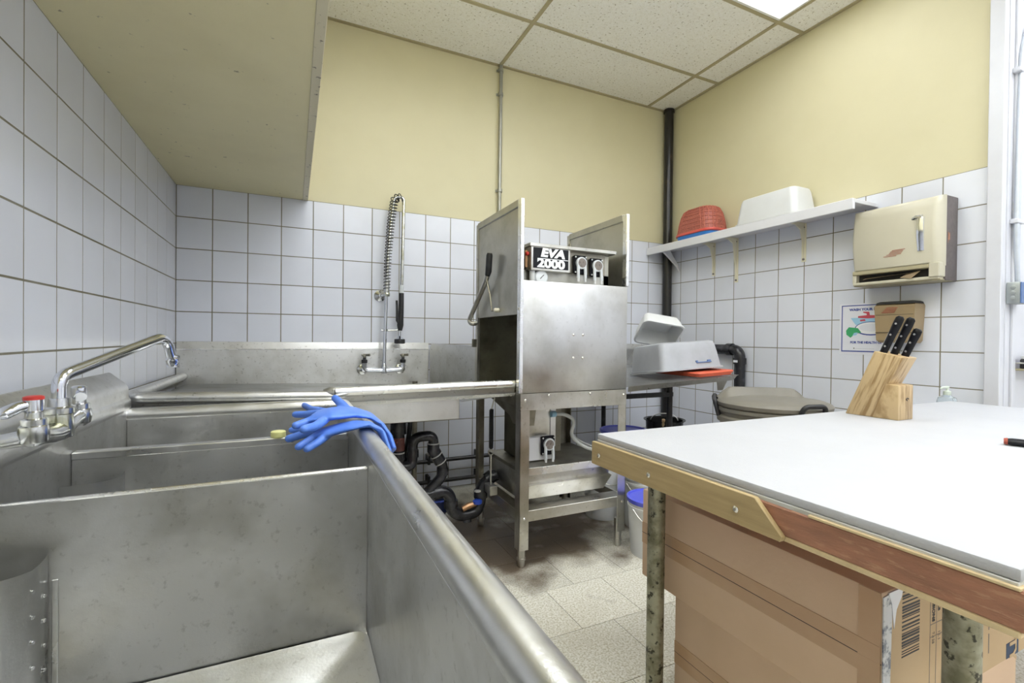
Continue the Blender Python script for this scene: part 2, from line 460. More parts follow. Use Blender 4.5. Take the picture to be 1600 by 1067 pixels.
def tile_mesh(w, h, th=0.007, bev=0.0018):
    bm = new(); box(bm, 0, w, 0, th, 0, h, bev)
    me = finish(bm, 0); me.materials.append(M['tile']); me.name = 'wall_tile'
    return me
TILE_CACHE = {}
def get_tile(w, h):
    k = (round(w, 3), round(h, 3))
    if k not in TILE_CACHE: TILE_CACHE[k] = tile_mesh(*k)
    return TILE_CACHE[k]
GAP = 0.0039
zl = [0.0] + [Z0 + T * r for r in range(-6, 5)]
zl = [z for z in zl if z >= 0]
def spans(vals):
    return [(a, b) for a, b in zip(vals, vals[1:]) if b - a > 0.012]

# back wall
bm = new(); box(bm, -0.12, W + 0.12, 0.005, 0.14, 0, ZC + 0.1); wall_back = struct('wall_back', bm, M['cream'])
bm = new(); box(bm, 0, W, 0.0009, 0.0055, 0, ZT); part('grout_bed', bm, M['grout'], wall_back)
xs = [0.0] + [0.196 + T * i for i in range(0, 20)] + [W]
xs = [x for x in xs if x <= W]
for a, b in spans(xs):
    for c, d in spans(zl):
        o = share('wall_tile', get_tile(b - a - GAP, d - c - GAP), wall_back, (a + GAP / 2, 0.0, c + GAP / 2))
# left wall: tile local y -> world -x
bm = new(); box(bm, -0.14, -0.005, YF, 0.005, 0, ZC + 0.1); wall_left = struct('wall_left', bm, M['cream'])
bm = new(); box(bm, -0.0055, -0.0007, -4.6366, 0, 0, ZT); part('grout_bed', bm, M['grout'], wall_left)
ys = [0.0] + [-0.0366 - T * i for i in range(0, 24)]
for a, b in zip(ys, ys[1:]):
    for c, d in spans(zl):
        share('wall_tile', get_tile(a - b - GAP, d - c - GAP), wall_left, (0.0, b + GAP / 2, c + GAP / 2), (0, 0, math.pi / 2))
# right wall: local x -> -y , local y -> +x
bm = new(); box(bm, W + 0.005, W + 0.14, -2.372, 0.005, 0, ZC + 0.1); wall_right = struct('wall_right', bm, M['cream'])
bm = new(); box(bm, W + 0.0009, W + 0.0055, -2.371, 0, 0, ZT); part('grout_bed', bm, M['grout'], wall_right)
ys = [0.0] + [-0.178 - T * i for i in range(0, 11)] + [-2.371]
for a, b in zip(ys, ys[1:]):
    for c, d in spans(zl):
        share('wall_tile', get_tile(a - b - GAP, d - c - GAP), wall_right, (W, a - GAP / 2, c + GAP / 2), (0, 0, -math.pi / 2))
# end post of the tiled wall and the painted partition behind it
bm = new()
box(bm, W - 0.022, W + 0.14, -2.436, -2.374, 0, ZC + 0.02, 0.003)
trim = struct('trim_1', bm, M['white_paint'])
bm = new(); box(bm, W + 0.02, XR + 0.1, YP, YP + 0.06, 0, ZC + 0.1); wp = struct('wall_partition', bm, M['white_paint'])
bm = new(); box(bm, W + 0.075, W + 0.115, YP - 0.012, YP + 0.001, 0, ZC - 0.001, 0.003); part('cover_strip', bm, M['white_paint'], wp)
bm = new(); box(bm, XR, XR + 0.12, YF, YP, 0, ZC + 0.1); struct('wall_side', bm, M['white_paint'])
bm = new(); box(bm, -0.14, XR + 0.12, YF - 0.12, YF, 0, ZC + 0.1); struct('wall_front', bm, M['white_paint'])

# floor: running-bond vinyl tiles
FS, FX, FY = 0.31213, 1.75891, -1.65726
bm = new(); box(bm, -0.14, XR + 0.12, YF - 0.12, 0.14, -0.12, -0.0016); floor = struct('floor', bm, M['floor_gap'])
FT = {}
def floor_tile(a, b, c, d, parent):
    g = 0.0022
    k = (round(b - a - g, 3), round(d - c - g, 3))
    if k not in FT:
        bm = new(); box(bm, 0, k[0], 0, k[1], -0.003, 0.0, 0.0006)
        me = finish(bm, 0); me.materials.append(M['floor']); me.name = 'floor_tile'; FT[k] = me
    share('floor_tile', FT[k], parent, (a + g / 2, c + g / 2, 0))
n_ft = 0
rest = new()
for k in range(-16, 8):
    y0 = FY + (k - 1) * FS; y1 = min(FY + k * FS, 0.0)
    if y0 >= 0 or y1 < YF: continue
    y0 = max(y0, YF)
    off = 0.0 if k % 2 == 0 else 0.5
    xs = [0.0] + [FX + (i + off) * FS for i in range(-8, 14)] + [W if y1 > YP else XR]
    xs = sorted(x for x in xs if 0 <= x <= xs[-1])
    for a, b in zip(xs, xs[1:]):
        if b - a < 0.01: continue
        if y0 > -4.4 and a < W:
            floor_tile(a, b, y0, y1, floor); n_ft += 1
        else:
            box(rest, a + 0.001, b - 0.001, y0 + 0.001, y1 - 0.001, -0.003, 0)
o = part('floor_tile_field', rest, M['floor'], floor, 0); o['kind'] = 'stuff'

# soffit along the left wall
bm = new(); box(bm, 0.0, 0.752, YF, 0.0, 2.1335, ZC + 0.05); sof = struct('soffit', bm, M['cream_bounce_lit'])
bm = new(); box(bm, 0.727, 0.7605, YF, -0.001, 2.1295, 2.15, 0.002); box(bm, 0.752, 0.7605, YF, -0.001, 2.14, 2.175, 0.002)
part('corner_bead', bm, M['bead'], sof)

# ceiling: lay-in tiles between grid tees, lit troffers
bm = new(); box(bm, -0.14, XR + 0.12, YF - 0.12, 0.14, ZC + 0.16, ZC + 0.26); ceil = struct('ceiling', bm, M['troffer'])
gx = [0.752, 2.205, 3.755, XR]
gy = [0.0, -0.597, -1.352, -2.107, -2.862, -3.617, -4.372, -5.127, -5.882, YF]
LIGHTS = {(1, 2), (0, 2), (0, 4), (2, 4), (1, 5), (0, 7), (1, 7), (2, 7)}  # unseen cell over the dish table added as fill for the left side
CT = {}
for i in range(3):
    for j in range(9):
        a, b = gx[i], gx[i + 1]; d, c = gy[j], gy[j + 1]
        if i == 2 and j < 3: b = W
        if b - a < 0.05: continue
        if (i, j) in LIGHTS: continue
        k = (round(b - a, 3), round(d - c, 3))
        if k not in CT:
            bm = new(); box(bm, 0.004, k[0] - 0.004, 0.004, k[1] - 0.004, 0, 0.015)
            me = finish(bm, 0); me.materials.append(M['ceil_tile']); me.name = 'ceiling_tile'; CT[k] = me
        share('ceiling_tile', CT[k], ceil, (a, c, ZC + 0.004))
for x in gx[1:3]:
    bm = new(); box(bm, x - 0.013, x + 0.013, YF, 0.0, ZC - 0.004, ZC + 0.004); box(bm, x - 0.002, x + 0.002, YF, 0.0, ZC + 0.004, ZC + 0.04)
    part('ceiling_tee', bm, M['tee'], ceil)
for y in gy[1:-1]:
    bm = new(); box(bm, 0.752, W if y > -2.4 else XR, y - 0.013, y + 0.013, ZC - 0.0035, ZC + 0.0045)
    part('ceiling_tee', bm, M['tee'], ceil)
bm = new()
box(bm, 0.752, W, -0.022, 0.004, ZC - 0.003, ZC + 0.02); part('wall_angle', bm, M['tee'], ceil)
bm = new(); box(bm, W - 0.022, W + 0.004, -2.37, 0.0, ZC - 0.003, ZC + 0.02); part('wall_angle', bm, M['tee'], ceil)
n = 0
TL = {(1, 2): 'recessed ceiling light at the top edge beside the right wall'}
for (i, j) in sorted(LIGHTS):
    a, b = gx[i], gx[i + 1]; d, c = gy[j], gy[j + 1]
    if i == 2: b = a + 1.5
    t = thing('ceiling_light', TL.get((i, j), 'unseen recessed fluorescent ceiling light above and outside the frame'), 'ceiling light', ((a + b) / 2, (c + d) / 2, ZC), 'ceiling lights')
    bm = new()
    for (p, q, r, s) in ((a + .014, a + .03, c + .014, d - .014), (b - .03, b - .014, c + .014, d - .014), (a + .03, b - .03, c + .014, c + .03), (a + .03, b - .03, d - .03, d - .014)):
        box(bm, p, q, r, s, ZC - 0.002, ZC + 0.11)
    box(bm, a + .014, b - .014, c + .014, d - .014, ZC + 0.11, ZC + 0.15)
    part('housing', bm, M['troffer'], t)
    bm = new(); box(bm, a + .032, b - .032, c + .032, d - .032, ZC + 0.062, ZC + 0.070)
    part('lens', bm, M['lens_dim'] if (i, j) == (1, 2) else M['lens'], t)

# ------------------------------------------------------------------ three-compartment sink along the left wall
SX0, SX1 = 0.12, 0.848      # basin inside, wall side / aisle side
SY = [-1.405, -1.88, -2.35, -3.36]
RZ, RX, RR = 0.887, 0.876, 0.028
sink = thing('compartment_sink', 'long stainless steel three compartment sink with rolled rim along the left wall', 'sink', (0.5, -2.4, 0))
# aisle side wall with rolled rim, outside face
bm = new(); box(bm, SX1, SX1 + 0.006, SY[3], SY[0], 0.44, RZ, 0.001); part('front_wall', bm, M['sink'], sink)
bm = new(); pts = fillet([(RX, SY[3] - 0.03, RZ), (RX, SY[0] + 0.012, RZ), (SX0, SY[0] + 0.012, RZ)], 0.035, 6)
tube(bm, pts, RR, 18); part('rolled_rim', bm, M['sink_rim'], sink)
# far end wall
bm = new(); box(bm, SX0, SX1 + 0.004, SY[0] - 0.012, SY[0] - 0.006, 0.44, RZ + 0.01, 0.002); part('end_wall', bm, M['sink'], sink)
bm = new(); box(bm, SX0, SX1 + 0.004, SY[3] - 0.006, SY[3], 0.44, RZ + 0.01, 0.002); part('end_wall', bm, M['sink'], sink)
# basin floors with a slight fall and a drain
for k in range(3):
    y0, y1 = SY[k + 1], SY[k]
    bm = new()
    rings = [rrect((SX0 + SX1) / 2, (y0 + y1) / 2, (SX1 - SX0) / 2 - 0.001, (y1 - y0) / 2 - 0.008, 0.035, 0.452),
             rrect((SX0 + SX1) / 2, (y0 + y1) / 2, (SX1 - SX0) / 2 - 0.012, (y1 - y0) / 2 - 0.02, 0.03, 0.444),
             rrect((SX0 + SX1) / 2, (y0 + y1) / 2, 0.045, 0.045, 0.044, 0.436),
             rrect((SX0 + SX1) / 2, (y0 + y1) / 2, 0.04, 0.04, 0.039, 0.425)]
    loft(bm, rings, False, True)
    box(bm, SX0, SX1, y0, y1, 0.415, 0.424)
    part('basin_floor', bm, M['sink'], sink)
# dividers
bm = new(); box(bm, SX0, SX1, SY[2] - 0.003, SY[2] + 0.003, 0.44, 0.858, 0.001); dv = part('divider', bm, M['sink'], sink)
bm = new(); tube(bm, [(SX0, SY[2], 0.857), (SX1 - 0.004, SY[2], 0.857)], 0.0045, 8); part('divider_edge', bm, M['rim'], dv)
bm = new(); box(bm, SX0, SX1, SY[1] - 0.014, SY[1] + 0.014, 0.44, 0.845, 0.002); dv = part('divider', bm, M['sink'], sink)
bm = new(); box(bm, SX0, SX1 - 0.004, SY[1] - 0.017, SY[1] + 0.017, 0.838, 0.86, 0.003); part('divider_cap', bm, M['sink_rim'], dv)
# back ledge (splash) that carries the faucet
bm = new()
prof = [(SX0 - 0.004, 0.43), (SX0, 0.43), (SX0, 0.905), (SX0 + 0.007, 0.915), (SX0 + 0.007, 0.945), (SX0, 0.955), (SX0, 0.985), (SX0 - 0.004, 0.998), (SX0 - 0.012, 1.008), (0.066, 1.046), (0.060, 1.048), (0.054, 1.044), (0.050, 1.03), (0.05, 0.43)]
prism(bm, prof, 'y', SY[3] - 0.02, SY[0] + 0.012, 0.002)
part('splash_ledge', bm, M['sink'], sink)
# curved perforated baffle in the corner of each of the two nearer basins
for (yb, top) in ((SY[2], 0.755), (SY[1], 0.80)):
    pts2 = []
    for k in range(17):
        q = k / 16
        x = 0.238 * (1 - q) ** 2 + 2 * 0.250 * q * (1 - q) + 0.122 * q * q
        y = yb - 0.006 - (2 * 0.088 * q * (1 - q) + 0.088 * q * q)
        pts2.append((x, y))
    bm = new()
    lo = 0.452
    vs = [[bm.verts.new((x, y, lo)), bm.verts.new((x, y, top - 0.012 * min(1, k / 5)))] for k, (x, y) in enumerate(pts2)]
    for a, b in zip(vs, vs[1:]): bm.faces.new((a[0], b[0], b[1], a[1]))
    bmesh.ops.solidify(bm, geom=bm.faces[:], thickness=0.002)
    bf = part('overflow_baffle', bm, M['sink_rim'], sink)
    for row in range(5):
        for ci in (2, 5):
            (xa, ya), (xb, yb_) = pts2[ci], pts2[ci + 1]
            nrm = V((-(yb_ - ya), xb - xa, 0)).normalized()
            if nrm.x < 0: nrm = -nrm
            z = top - 0.075 - row * 0.048 + (0.022 if ci > 3 else 0)
            if z < lo + 0.02: continue
            c = V((xa, ya, z))
            bm = new(); tube(bm, [c + nrm * 0.0005, c + nrm * 0.0027], 0.0034, 8); part('perforation_glint', bm, M['rim'], bf)  # bright disc in place of the glint at each baffle hole
bm = new(); box(bm, 0.243, 0.253, SY[2] - 0.0065, SY[2] - 0.003, 0.452, 0.70, 0.0012); part('weld_bead', bm, M['sink_rim'], sink)
for (x, y) in ((0.17, -1.5), (0.80, -1.5), (0.17, -3.25), (0.80, -3.25)):
    bm = new(); tube(bm, [(x, y, 0.425), (x, y, 0.05)], 0.02, 14); lg = part('leg', bm, M['frame'], sink)
    bm = new(); lathe(bm, [(0.013, 0.0), (0.022, 0.01), (0.02, 0.055)], (x, y, 0), 14); part('foot', bm, M['frame'], lg)

# faucet on the ledge
fa = thing('sink_faucet', 'chrome wall faucet with long swivel spout and red topped hot handle over the left sink', 'faucet', (SX0, -2.19, 0.98))
FXc = 0.195
bm = new()
tube(bm, [(FXc, -2.30, 0.980), (FXc, -2.262, 0.974), (FXc, -2.225, 0.968), (FXc, -2.185, 0.972), (FXc, -2.15, 0.974), (FXc, -2.11, 0.982), (FXc, -2.075, 0.988)], [0.022, 0.019, 0.019, 0.026, 0.019, 0.017, 0.02], 16)
lathe(bm, [(0.025, -0.03), (0.027, -0.01), (0.024, 0.022), (0.027, 0.024), (0.027, 0.036), (0.02, 0.04), (0.018, 0.058)], (FXc, -2.185, 0.985), 18)
part('body', bm, M['chrome_old'], fa)
for (yy, zz, nm) in ((-2.300, 0.984, 'hot'), (-2.075, 0.986, 'cold')):
    bm = new()
    lathe(bm, [(0.012, -0.024), (0.022, -0.017), (0.025, 0.0), (0.023, 0.016), (0.020, 0.018), (0.020, 0.03), (0.014, 0.032), (0.013, 0.044)], (FXc, yy, zz), 18)
    tube(bm, [(FXc, yy, zz - 0.004), (0.155, yy, zz - 0.012), (SX0 + 0.006, yy, zz - 0.014)], [0.018, 0.016, 0.016], 12)
    lathe(bm, [(0.026, 0.0), (0.026, 0.006), (0.02, 0.012)], (SX0 + 0.005, yy, zz - 0.014), 16, 'x')
    vb = part('valve', bm, M['chrome_old'], fa)
    bm = new()
    lathe(bm, [(0.013, 0.044), (0.016, 0.048), (0.016, 0.07), (0.012, 0.074)], (FXc, yy, zz), 14)
    if nm == 'hot':
        tube(bm, [(FXc, yy, zz + 0.062), (FXc - 0.018, yy - 0.015, zz + 0.057), (FXc - 0.034, yy - 0.028, zz + 0.047), (FXc - 0.040, yy - 0.033, zz + 0.043)], 1, 12, flat=[(0.010, 0.009), (0.013, 0.012), (0.015, 0.013), (0.009, 0.008)], side=(0.7, -0.7, 0))
    else:
        tube(bm, [(FXc, yy, zz + 0.058), (FXc + 0.012, yy - 0.03, zz + 0.057), (FXc + 0.020, yy - 0.055, zz + 0.052)], 1, 12, flat=[(0.008, 0.008), (0.010, 0.009), (0.012, 0.011)], side=(1, 0.3, 0))
    hd = part('lever_handle', bm, M['chrome'], vb)
    if nm == 'hot':
        bm = new(); lathe(bm, [(0.0165, 0.070), (0.0165, 0.076), (0.012, 0.078)], (FXc, yy, zz), 14); part('index_cap', bm, M['handle_red'], vb)
bm = new()
sp = fillet([(FXc, -2.185, 1.04), (FXc, -2.185, 1.092), (0.262, -2.02, 1.140), (0.325, -1.852, 1.186), (0.338, -1.82, 1.10)], 0.05, 8)
tube(bm, sp, 0.0138, 16); so = part('swivel_spout', bm, M['chrome'], fa)
bm = new(); lathe(bm, [(0.0138, 0.02), (0.0185, 0.017), (0.0185, 0.0), (0.0165, -0.004), (0.0165, -0.018)], (0.3375, -1.822, 1.107), 16); part('aerator', bm, M['chrome'], so)

# yellow cap on the far divider
bm = new(); lathe(bm, [(0.021, 0.0), (0.0225, 0.002), (0.0225, 0.017), (0.020, 0.019)], (0.632, SY[1] + 0.002, 0.8605), 24)
single('bottle_cap', bm, M['yellow'], 'small round yellow plastic cap on the sink divider beside the blue gloves', 'cap', (0.632, SY[1] + 0.002, 0.8605))

# ------------------------------------------------------------------ rubber gloves
def glove(name, label, spine, flats, side, fingers, loc, voxel=0.0036):
    bm = new()
    tube(bm, spine, 1, 20, flat=flats, side=side)
    for f in fingers:
        pts, rad = f
        pts = fillet(pts, 0.02, 4)
        n = len(pts)
        rr = [rad[0] + (rad[1] - rad[0]) * i / (n - 1) for i in range(n)]
        tube(bm, pts, rr, 12)
        for p, r in ((pts[0], rr[0]), (pts[-1], rr[-1])):
            b2 = bmesh.ops.create_icosphere(bm, subdivisions=2, radius=r)
            bmesh.ops.translate(bm, verts=b2['verts'], vec=V(p))
    me = finish(bm, 0)
    tmp = bpy.data.objects.new('g', me); COL.objects.link(tmp)
    md = tmp.modifiers.new('r', 'REMESH'); md.mode = 'VOXEL'; md.voxel_size = voxel
    ms = tmp.modifiers.new('s', 'SMOOTH'); ms.factor = 0.5; ms.iterations = 5
    bpy.context.view_layer.update()
    me2 = bpy.data.meshes.new_from_object(tmp.evaluated_get(bpy.context.evaluated_depsgraph_get()))
    bpy.data.objects.remove(tmp)
    for p in me2.polygons: p.use_smooth = True
    me2.transform(Matrix.Translation(-V(loc)))
    me2.materials.clear(); me2.materials.append(M['nitrile']); me2.name = name
    o = bpy.data.objects.new(name, me2); COL.objects.link(o); o.location = loc; ROOT[o] = V(loc)
    o['label'] = label; o['category'] = 'glove'; o['group'] = 'rubber gloves on the sink'
    return o
glove('rubber_glove', 'blue rubber glove lying on top with its thumb raised, on the sink rim', 
      [(0.735, -1.985, 0.938), (0.78, -2.0, 0.945), (0.83, -1.985, 0.946), (0.875, -1.97, 0.940), (0.917, -1.955, 0.920), (0.945, -1.965, 0.888), (0.962, -1.985, 0.845), (0.97, -2.0, 0.805)],
      [(0.075, 0.011), (0.085, 0.016), (0.082, 0.015), (0.085, 0.010), (0.094, 0.009), (0.10, 0.012), (0.105, 0.015), (0.108, 0.016)], (0, 1, 0.0),
      [([(0.77, -1.925, 0.94), (0.735, -1.83, 0.936), (0.712, -1.72, 0.938)], (0.014, 0.0105)),
       ([(0.75, -1.955, 0.94), (0.72, -1.915, 0.934), (0.682, -1.885, 0.931)], (0.014, 0.0115)),
       ([(0.745, -2.01, 0.938), (0.715, -2.04, 0.930), (0.682, -2.065, 0.926)], (0.0145, 0.012)),
       ([(0.76, -2.06, 0.936), (0.735, -2.12, 0.930), (0.702, -2.155, 0.930)], (0.0145, 0.0125)),
       ([(0.835, -1.96, 0.945), (0.822, -1.90, 0.962), (0.806, -1.86, 0.976)], (0.017, 0.013))], (0.875, -1.97, 0.93))
glove('rubber_glove', 'blue rubber glove underneath, fingers hanging over the sink divider', 
      [(0.745, -2.03, 0.893), (0.79, -2.06, 0.905), (0.835, -2.085, 0.918), (0.874, -2.10, 0.9215), (0.905, -2.12, 0.914), (0.921, -2.14, 0.89), (0.929, -2.165, 0.845), (0.931, -2.175, 0.80)],
      [(0.045, 0.010), (0.055, 0.013), (0.05, 0.012), (0.055, 0.0075), (0.06, 0.0075), (0.062, 0.009), (0.065, 0.010), (0.066, 0.011)], (0, 1, 0.0),
      [([(0.75, -2.0, 0.893), (0.71, -1.985, 0.885), (0.664, -1.985, 0.873)], (0.0135, 0.0125)),
       ([(0.75, -2.04, 0.892), (0.72, -2.07, 0.880), (0.69, -2.09, 0.868)], (0.0135, 0.0115)),
       ([(0.77, -2.075, 0.895), (0.745, -2.105, 0.882), (0.712, -2.125, 0.868)], (0.0135, 0.0115)),
       ([(0.745, -1.985, 0.896), (0.71, -1.93, 0.89), (0.672, -1.915, 0.886)], (0.012, 0.011))], (0.875, -2.1, 0.915))

# ------------------------------------------------------------------ soiled dish table (left of the dishwasher)
DYF = -1.358
dt = thing('dish_table', 'stainless steel dish table with tall backsplash between the left wall and the dishwasher', 'table', (0.9, -0.7, 0))
def panel(bm, quad, th):
    vs = [bm.verts.new(V(q)) for q in quad]
    f = bm.faces.new(vs)
    bmesh.ops.solidify(bm, geom=[f], thickness=th)
bm = new()
panel(bm, [(0.10, DYF, 0.90), (0.86, DYF, 0.872), (0.86, -0.012, 0.855), (0.06, -0.012, 0.875)], 0.003)
panel(bm, [(0.86, DYF, 0.872), (0.955, DYF, 0.868), (0.955, -0.012, 0.850), (0.86, -0.012, 0.855)], 0.003)
panel(bm, [(1.44, DYF, 0.868), (1.735, DYF, 0.895), (1.735, -0.8, 0.895), (1.44, -0.8, 0.86)], 0.003)
panel(bm, [(0.955, -0.9, 0.857), (1.44, -0.9, 0.857), (1.44, -0.012, 0.830), (0.955, -0.012, 0.85)], 0.003)
panel(bm, [(1.44, -0.8, 0.86), (1.735, -0.8, 0.895), (1.63, -0.012, 0.829), (1.44, -0.012, 0.83)], 0.003)
part('drainboard', bm, M['dish'], dt)
bm = new()
for q in ([(0.955, DYF + 0.045, 0.87), (1.44, DYF + 0.045, 0.87), (1.44, DYF + 0.045, 0.792), (0.955, DYF + 0.045, 0.792)],
          [(0.955, -0.9, 0.857), (1.44, -0.9, 0.857), (1.44, -0.9, 0.792), (0.955, -0.9, 0.792)],
          [(0.955, DYF + 0.045, 0.87), (0.955, -0.9, 0.857), (0.955, -0.9, 0.792), (0.955, DYF + 0.045, 0.792)],
          [(1.44, DYF + 0.045, 0.87), (1.44, -0.9, 0.857), (1.44, -0.9, 0.792), (1.44, DYF + 0.045, 0.792)],
          [(0.955, DYF + 0.045, 0.792), (1.44, DYF + 0.045, 0.792), (1.44, -0.9, 0.792), (0.955, -0.9, 0.792)]):
    panel(bm, q, 0.002)
part('pre_rinse_basin', bm, M['dish'], dt)
bm = new(); box(bm, 0.90, 1.43, DYF + 0.012, DYF + 0.03, 0.782, 0.885, 0.003); part('basin_apron', bm, M['hood'], dt)
# rolled front rims, left return, joint collar
bm = new(); tube(bm, fillet([(0.045, -0.03, 0.926), (0.085, -1.30, 0.942), (0.128, DYF, 0.947), (0.835, DYF, 0.9235)], 0.05, 6), 0.0235, 14); part('rolled_rim', bm, M['dish'], dt)
bm = new(); tube(bm, [(0.845, DYF, 0.9395), (1.722, DYF - 0.008, 0.9515)], 0.0225, 14); part('rolled_rim', bm, M['rim'], dt)
bm = new(); tube(bm, [(0.80, DYF + 0.012, 0.932), (0.825, DYF + 0.008, 0.937), (0.848, DYF, 0.937)], [0.022, 0.029, 0.026], 14); part('joint_collar', bm, M['dish'], dt)
bm = new(); panel(bm, [(0.845, DYF - 0.012, 0.925), (1.72, DYF - 0.02, 0.937), (1.72, DYF - 0.012, 0.895), (0.845, DYF - 0.004, 0.885)], 0.003)
part('front_skirt', bm, M['dish'], dt)
bm = new(); panel(bm, [(0.845, DYF - 0.016, 0.894), (1.72, DYF - 0.024, 0.905), (1.72, DYF - 0.014, 0.888), (0.845, DYF - 0.006, 0.875)], 0.004); part('skirt_lip', bm, M['rim'], dt)
bm = new(); panel(bm, [(0.03, -0.02, 0.925), (0.03, -1.36, 0.945), (0.02, -1.36, 0.89), (0.02, -0.02, 0.87)], 0.003); part('side_flange', bm, M['dish'], dt)
bm = new(); panel(bm, [(0.12, DYF + 0.004, 0.945), (0.84, DYF + 0.004, 0.925), (0.84, DYF + 0.03, 0.872), (0.11, DYF + 0.03, 0.90)], 0.002); part('inner_cove', bm, M['dish'], dt)
# backsplash: upright with a slanted cap, turning forward along the dishwasher
bm = new()
prof = [(-0.010, 0.82), (-0.014, 1.096), (-0.004, 1.146), (-0.0005, 1.146), (-0.0005, 0.82)]
prism(bm, prof, 'x', 0.006, 1.625, 0.0015)
part('backsplash', bm, M['dish'], dt)
bm = new(); box(bm, 0.006, 1.62, -0.017, -0.013, 1.092, 1.099, 0.001); part('splash_crease', bm, M['rim'], dt)
bm = new()
a0, a1 = V((1.622, -0.006, 0)), V((1.728, -0.795, 0))
d = (a1 - a0).normalized(); nn = V((d.y, -d.x, 0))
ring = []
P = []
for s in (0.0, 0.03, 0.06, 1.0):
    off = 0.02 * (1 - s / 0.06) ** 2 if s < 0.06 else 0
    c = a0.lerp(a1, s) + nn * (-off)
    P.append(c)
for pa, pb in zip(P, P[1:]):
    panel(bm, [pa + V((0, 0, 0.83)), pb + V((0, 0, 0.89)), pb + V((0, 0, 1.092)), pa + V((0, 0, 1.094))], 0.003)
    panel(bm, [pa + V((0, 0, 1.094)), pb + V((0, 0, 1.092)), pb + V((0.012, 0, 1.137)), pa + V((0.012, 0, 1.142))], 0.003)
bmesh.ops.remove_doubles(bm, verts=bm.verts[:], dist=0.0005)
part('return_splash', bm, M['dish'], dt)
for (x, y) in ((0.16, -1.28), (0.16, -0.1), (1.50, -0.1)):
    bm = new(); tube(bm, [(x, y, 0.86), (x, y, 0.05)], 0.02, 12); lg = part('leg', bm, M['grime'], dt)
    bm = new(); lathe(bm, [(0.013, 0.0), (0.021, 0.01), (0.019, 0.055)], (x, y, 0), 12); part('foot', bm, M['frame'], lg)

# ------------------------------------------------------------------ pre-rinse spray faucet
pr = thing('spray_faucet', 'tall chrome pre-rinse faucet with coiled spring and black spray handle on the backsplash', 'faucet', (1.27, -0.02, 0.95))
yb = -0.105
bm = new()
tube(bm, fillet([(1.135, yb, 1.01), (1.135, yb, 0.952), (1.275, yb, 0.945), (1.408, yb, 0.952), (1.408, yb, 1.01)], 0.035, 6), 0.0165, 14)
lathe(bm, [(0.021, -0.024), (0.022, 0.02), (0.016, 0.036), (0.013, 0.05)], (1.272, yb, 0.947), 14)
part('body', bm, M['chrome'], pr)
for x, sgn in ((1.135, -1), (1.408, 1)):
    bm = new()
    tube(bm, [(x, yb, 0.955), (x - 0.004, -0.06, 0.95), (x - 0.004, -0.016, 0.948)], [0.017, 0.016, 0.02], 12)
    lathe(bm, [(0.038, -0.016), (0.036, -0.022), (0.022, -0.028)], (x - 0.004, 0.002, 0.948), 18, 'y')
    vb = part('valve', bm, M['chrome_old'], pr)
    bm = new(); lathe(bm, [(0.02, 1.0), (0.021, 1.022), (0.012, 1.026), (0.010, 1.045)], (x, yb, 0), 12); part('bonnet', bm, M['black_rubber'], vb)
    bm = new(); lathe(bm, [(0.011, 1.04), (0.013, 1.06), (0.010, 1.066)], (x, yb, 0), 10)
    tube(bm, [(x - 0.018, yb - 0.005, 1.055), (x, yb, 1.057), (x + 0.034, yb - 0.02, 1.058)], [0.008, 0.008, 0.010], 8); part('lever_handle', bm, M['grime'], vb)
bm = new(); tube(bm, [(1.272, yb, 0.99), (1.286, yb, 1.55)], 0.0125, 12); part('riser', bm, M['chrome'], pr)
bm = new(); lathe(bm, [(0.042, 0.0), (0.042, -0.008), (0.02, -0.02), (0.012, -0.03)], (1.255, -0.001, 1.492), 16, 'y')
tube(bm, [(1.255, -0.02, 1.492), (1.27, -0.07, 1.492), (1.286, yb, 1.495)], 0.009, 10)
lathe(bm, [(0.022, -0.014), (0.024, -0.004), (0.024, 0.008), (0.02, 0.014)], (1.286, yb, 1.495), 14)
part('wall_bracket', bm, M['chrome_old'], pr)
hose = fillet([(1.286, yb, 1.53), (1.292, yb, 1.75), (1.312, yb, 2.02), (1.335, yb, 2.205), (1.405, yb, 2.215), (1.402, yb, 2.05), (1.394, yb, 1.56)], 0.07, 8)
bm = new(); tube(bm, hose, 0.0125, 12); part('hose', bm, M['chrome_old'], pr)
bm = new(); sp = fillet([(1.286, yb, 1.525), (1.292, yb, 1.75), (1.312, yb, 2.02), (1.338, yb, 2.20), (1.385, yb, 2.212)], 0.07, 8)
coil(bm, sp, lambda s: 0.022 + 0.006 * s, 0.0038, 32, 5, 12); part('spring', bm, M['spring'], pr)
bm = new(); tube(bm, [(1.286, yb, 1.51), (1.2865, yb, 1.60)], 0.021, 12); part('spring_guide', bm, M['chrome_old'], pr)
bm = new(); tube(bm, [(1.394, yb, 1.57), (1.393, yb, 1.53), (1.393, yb, 1.51)], [0.015, 0.017, 0.016], 12); sv0 = part('ferrule', bm, M['grey_plastic'], pr)
bm = new(); tube(bm, [(1.393, yb, 1.51), (1.392, yb, 1.40), (1.389, yb, 1.32), (1.386, yb, 1.275), (1.384, yb, 1.235)], [0.018, 0.019, 0.021, 0.024, 0.016], 14)
tube(bm, [(1.386, yb - 0.005, 1.28), (1.366, yb - 0.004, 1.31), (1.362, yb - 0.004, 1.37), (1.358, yb - 0.004, 1.455)], [0.015, 0.014, 0.009, 0.008], 10)
sv = part('spray_valve', bm, M['black_rubber'], pr)
bm = new(); lathe(bm, [(0.009, 0.065), (0.010, 0.03), (0.03, 0.012), (0.036, 0.008)], (1.383, yb, 1.165), 18); part('spray_neck', bm, M['chrome'], sv)
bm = new(); lathe(bm, [(0.037, 0.008), (0.039, 0.0), (0.039, -0.022), (0.03, -0.026)], (1.383, yb, 1.165), 20); part('spray_bumper', bm, M['black_rubber'], sv)
